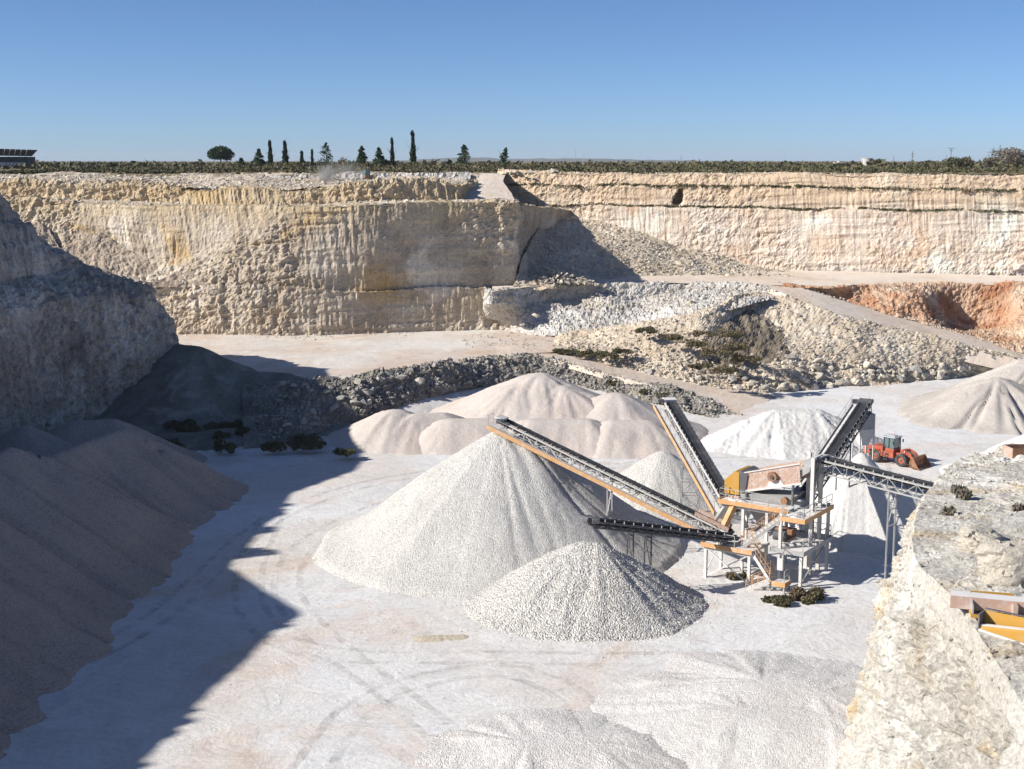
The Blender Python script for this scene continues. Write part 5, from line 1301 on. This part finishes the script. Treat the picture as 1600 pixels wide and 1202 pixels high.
# ------------------------------------------------------------------ buildings, poles, far things
M['darkwall'] = paint_mat('dark_cladding', (.045, .05, .06), .6, 0, (.08, .08, .09), .4, .5); M['window_far'] = paint_mat('pale_window', (.42, .46, .48), .3, 0, (.3, .32, .34), .5, .8)
x, y, z = base(0, 450)
bd = empty('low_building', (x, y, z - .2), .12, 'dark low building with a tilted ribbed roof and a window strip', 'building')
s = 450 / FPX
MB().box(-26, 41 * s, 0, 12, 0, 4.1).build('wall', M['darkwall'], bd, .03)
rf = MB().hexa([(-26, -1.2, 4.9), (36 * s, -1.2, 4.3), (36 * s, 12, 4.3), (-26, 12, 4.9), (-26, -2.6, 7.6), (45 * s, -2.6, 6.4), (45 * s, 12.5, 6.4), (-26, 12.5, 7.6)]).build('roof', M['darkwall'], bd)
for k in range(11):
    xx = -9 + k * 1.75; MB().bar((xx, -1.3, 4.75 - .0226 * (xx + 26) * .9 + .05), (xx + 1.0, -2.75, 7.5 - .034 * (xx + 26)), .12, .2).build('roof_rib', M['concrete'], rf)
MB().box(-20, 9 * s, -.06, -.004, 1.2, 2.3).build('window', M['window_far'], bd)
for k in range(5):
    wv = MB().box((10 + k * 5.4) * s, (14.6 + k * 5.4) * s, -.08, -.004, 1.2, 2.3).build('window', M['window_far'], bd)
x, y, z = base(1355, 455)
t = empty('water_tank', (x, y, z - .3), 0, 'round pale concrete water tank on the plain', 'tank')
MB().cyl((0, 0, 0), (0, 0, 3.6), 1.75, 28).build('tank_wall', M['concrete'], t); MB().cyl((0, 0, 3.6), (0, 0, 3.75), 1.82, 28).build('tank_lid', M['concrete'], t)
MB().box(-1.95, -1.78, -.3, .3, 0, 3.7).build('ladder_panel', M['white_steel'], t)
def pole(px, py, Y, label, cross=True, lamp=False, r=.11):
    x, y, z = base(px, Y); h = hgt(py, 258, Y); o = empty('utility_pole', (x, y, z - .3), 0, label, 'pole')
    MB().cyl((0, 0, 0), (0, 0, h + .3), r, 8, r * .7).build('shaft', M['bark'], o)
    if cross: MB().box(-.55, .55, -.06, .06, h - .7, h - .56).build('crossarm', M['bark'], o)
    if cross and not lamp: MB().box(-.35, .35, -.05, .05, h - 1.5, h - 1.38).build('crossarm', M['bark'], o)
    if lamp:
        for sg in (-1, 1): MB().box(sg * .75 - .3, sg * .75 + .3, -.2, .2, h + .05, h + .28).build('lamp_head', M['steel'], o)
        MB().box(-.8, .8, -.05, .05, h - .02, h + .05).build('lamp_arm', M['steel'], o)
pole(1396, 239, 450, 'plain short pole beside the water tank', False); pole(1425, 231, 440, 'utility pole with two crossarms'); pole(1485, 226, 445, 'lamp mast with twin heads above the olive bush', True, True); pole(1478, 237, 448, 'thin pole behind the lamp mast', False, False, .07); pole(1064, 241, 700, 'lone pole far out on the plain', False); pole(419, 248, 520, 'short pole behind the conifers', False)
for px, py, Y, lb in [(899, 233, 4200, 'tall far radio mast'), (912, 236, 4300, 'shorter far radio mast')]:
    x = pty(px, 250, Y)[0]; o = empty('radio_mast', (x, Y, 26), 0, lb, 'mast'); h = (250 - py) / FPX * Y + 9
    MB().cyl((0, 0, 0), (0, 0, h), 1.0, 6, .5).build('shaft', M['steel'], o); MB().box(-1.6, 1.6, -.4, .4, h * .6, h * .6 + 1.2).build('antenna_ring', M['steel'], o)
for k, (px, w, hpx, Y, lb) in enumerate([(1305, 8, 3, 900, 'small white farm building far out'), (1311, 4, 5, 905, 'white stair tower of the far farm'), (1336, 9, 2, 950, 'low white shed far out'), (1058, 7, 2, 1400, 'tiny white house on the horizon')]):
    x, y, z = base(px, Y); s = Y / FPX; hh = hpx * s + 1.2
    o = empty('farm_house', (x, y, z - .5), 0, lb, 'building'); MB().box(0, w * s, 0, 6, 0, hh).build('wall', M['white_steel'], o); MB().box(-.2, w * s + .2, -.2, 6.2, hh, hh + .25).build('roof', M['concrete'], o); MB().box(w * s * .4, w * s * .6, -.05, -.003, .5, min(2.2, hh - .2)).build('door', M['steel_dark'], o)
# far blue ridge
M['hill'] = rock_mat('far_hill', (.09, .10, .07), (.12, .12, .09), (.15, .13, .1), .5, .7, 0, .2, .02, streak=0)
xs_ = np.linspace(-4200, 4800, 260); rows = []
top_py = np.interp(800 + xs_ * FPX / 9000, [0, 600, 660, 720, 800, 880, 960, 1100, 1250, 1600], [254, 253, 249.5, 247, 247.5, 248, 249, 251, 253, 254])
ht = CAM_Z + (250 - top_py) / FPX * 9000 + 3 * vn(np.stack([xs_ * .004, xs_ * 0, xs_ * 0], 1)) + 3 * vn(np.stack([xs_ * .02, xs_ * 0, xs_ * 0 + 5], 1))
for d, f in ((0, 0), (350, .75), (700, 1.0), (1500, .7)): rows.append(np.stack([xs_, xs_ * 0 + 8600 + d, 18 + (ht - 18) * f], 1))
G, _ = loft(rows, 400, [4, 4, 4]); patch('hills', G, M['hill'], None, True)
# drill machine and dust on the upper bench
q = pty(576, 281.5, 283)
o = empty('drill_rig', (q[0], q[1], q[2] - .1), .4, 'small teal tracked machine working on the upper bench', 'machine')
M['teal'] = paint_mat('teal_paint', (.05, .12, .14), .5, 0, (.3, .3, .28), .5)
for sg in (-1, 1): MB().box(-1.1, 1.1, sg * .75 - .22, sg * .75 + .22, 0, .55).build('track', M['steel_dark'], o, .08)
MB().box(-1.0, .8, -.7, .7, .56, 1.1).build('chassis', M['rust'], o, .04); MB().box(-.9, .2, -.6, .6, 1.1, 2.2).build('cab', M['teal'], o, .06); MB().bar((.6, 0, .9), (1.6, 0, 1.5), .18).build('boom', M['steel_dark'], o)
def dust(name, loc, scale, dens, label):
    bm = bmesh.new(); bmesh.ops.create_icosphere(bm, subdivisions=3, radius=1); me = bpy.data.meshes.new(name); bm.to_mesh(me); bm.free()
    m = bpy.data.materials.new('dust_volume'); m.use_nodes = True; nt = m.node_tree; nt.nodes.remove(nt.nodes["Principled BSDF"])
    v = nn(nt, "ShaderNodeVolumePrincipled"); v.inputs["Color"].default_value = (.93, .88, .8, 1); v.inputs["Anisotropy"].default_value = .2
    tc = nn(nt, "ShaderNodeTexCoord"); ln = nn(nt, "ShaderNodeVectorMath", operation='LENGTH'); nt.links.new(tc.outputs["Object"], ln.inputs[0])
    n1 = noise(nt, tc.outputs["Object"], 1.6, 4, .6)
    f = mathn(nt, 'MULTIPLY', grey(nt, ln.outputs["Value"], .15, .95, 1, 0), grey(nt, n1, .38, .68))
    nt.links.new(mathn(nt, 'MULTIPLY', f, dens), v.inputs["Density"]); nt.links.new(v.outputs[0], nt.nodes["Material Output"].inputs["Volume"])
    o = link(name, me, m, loc=loc); o.scale = scale; tag(o, label, 'dust', None, 'stuff')
q = pty(509, 276, 281); dust('dust_cloud', (q[0], q[1], q[2]), (2.4, 2.0, 2.9), 1.8, 'puff of pale dust rising from the upper bench'); q = pty(520, 272, 281); dust('dust_cloud', (q[0] + 1, q[1] + 1, q[2]), (8, 5, 3.2), .22, 'thin veil of dust drifting over the upper bench')

# clear autumn air
hb = MB().box(-9000, 9000, -40, 12500, -3, 90).build('haze', None)
m = bpy.data.materials.new('air'); m.use_nodes = True; nt = m.node_tree; nt.nodes.remove(nt.nodes["Principled BSDF"])
v = nn(nt, "ShaderNodeVolumePrincipled"); v.inputs["Color"].default_value = (.80, .88, 1, 1); v.inputs["Density"].default_value = 5e-5
nt.links.new(v.outputs[0], nt.nodes["Material Output"].inputs["Volume"]); hb.data.materials.append(m); tag(hb, 'thin blue haze over the plain', 'haze', None, 'stuff')
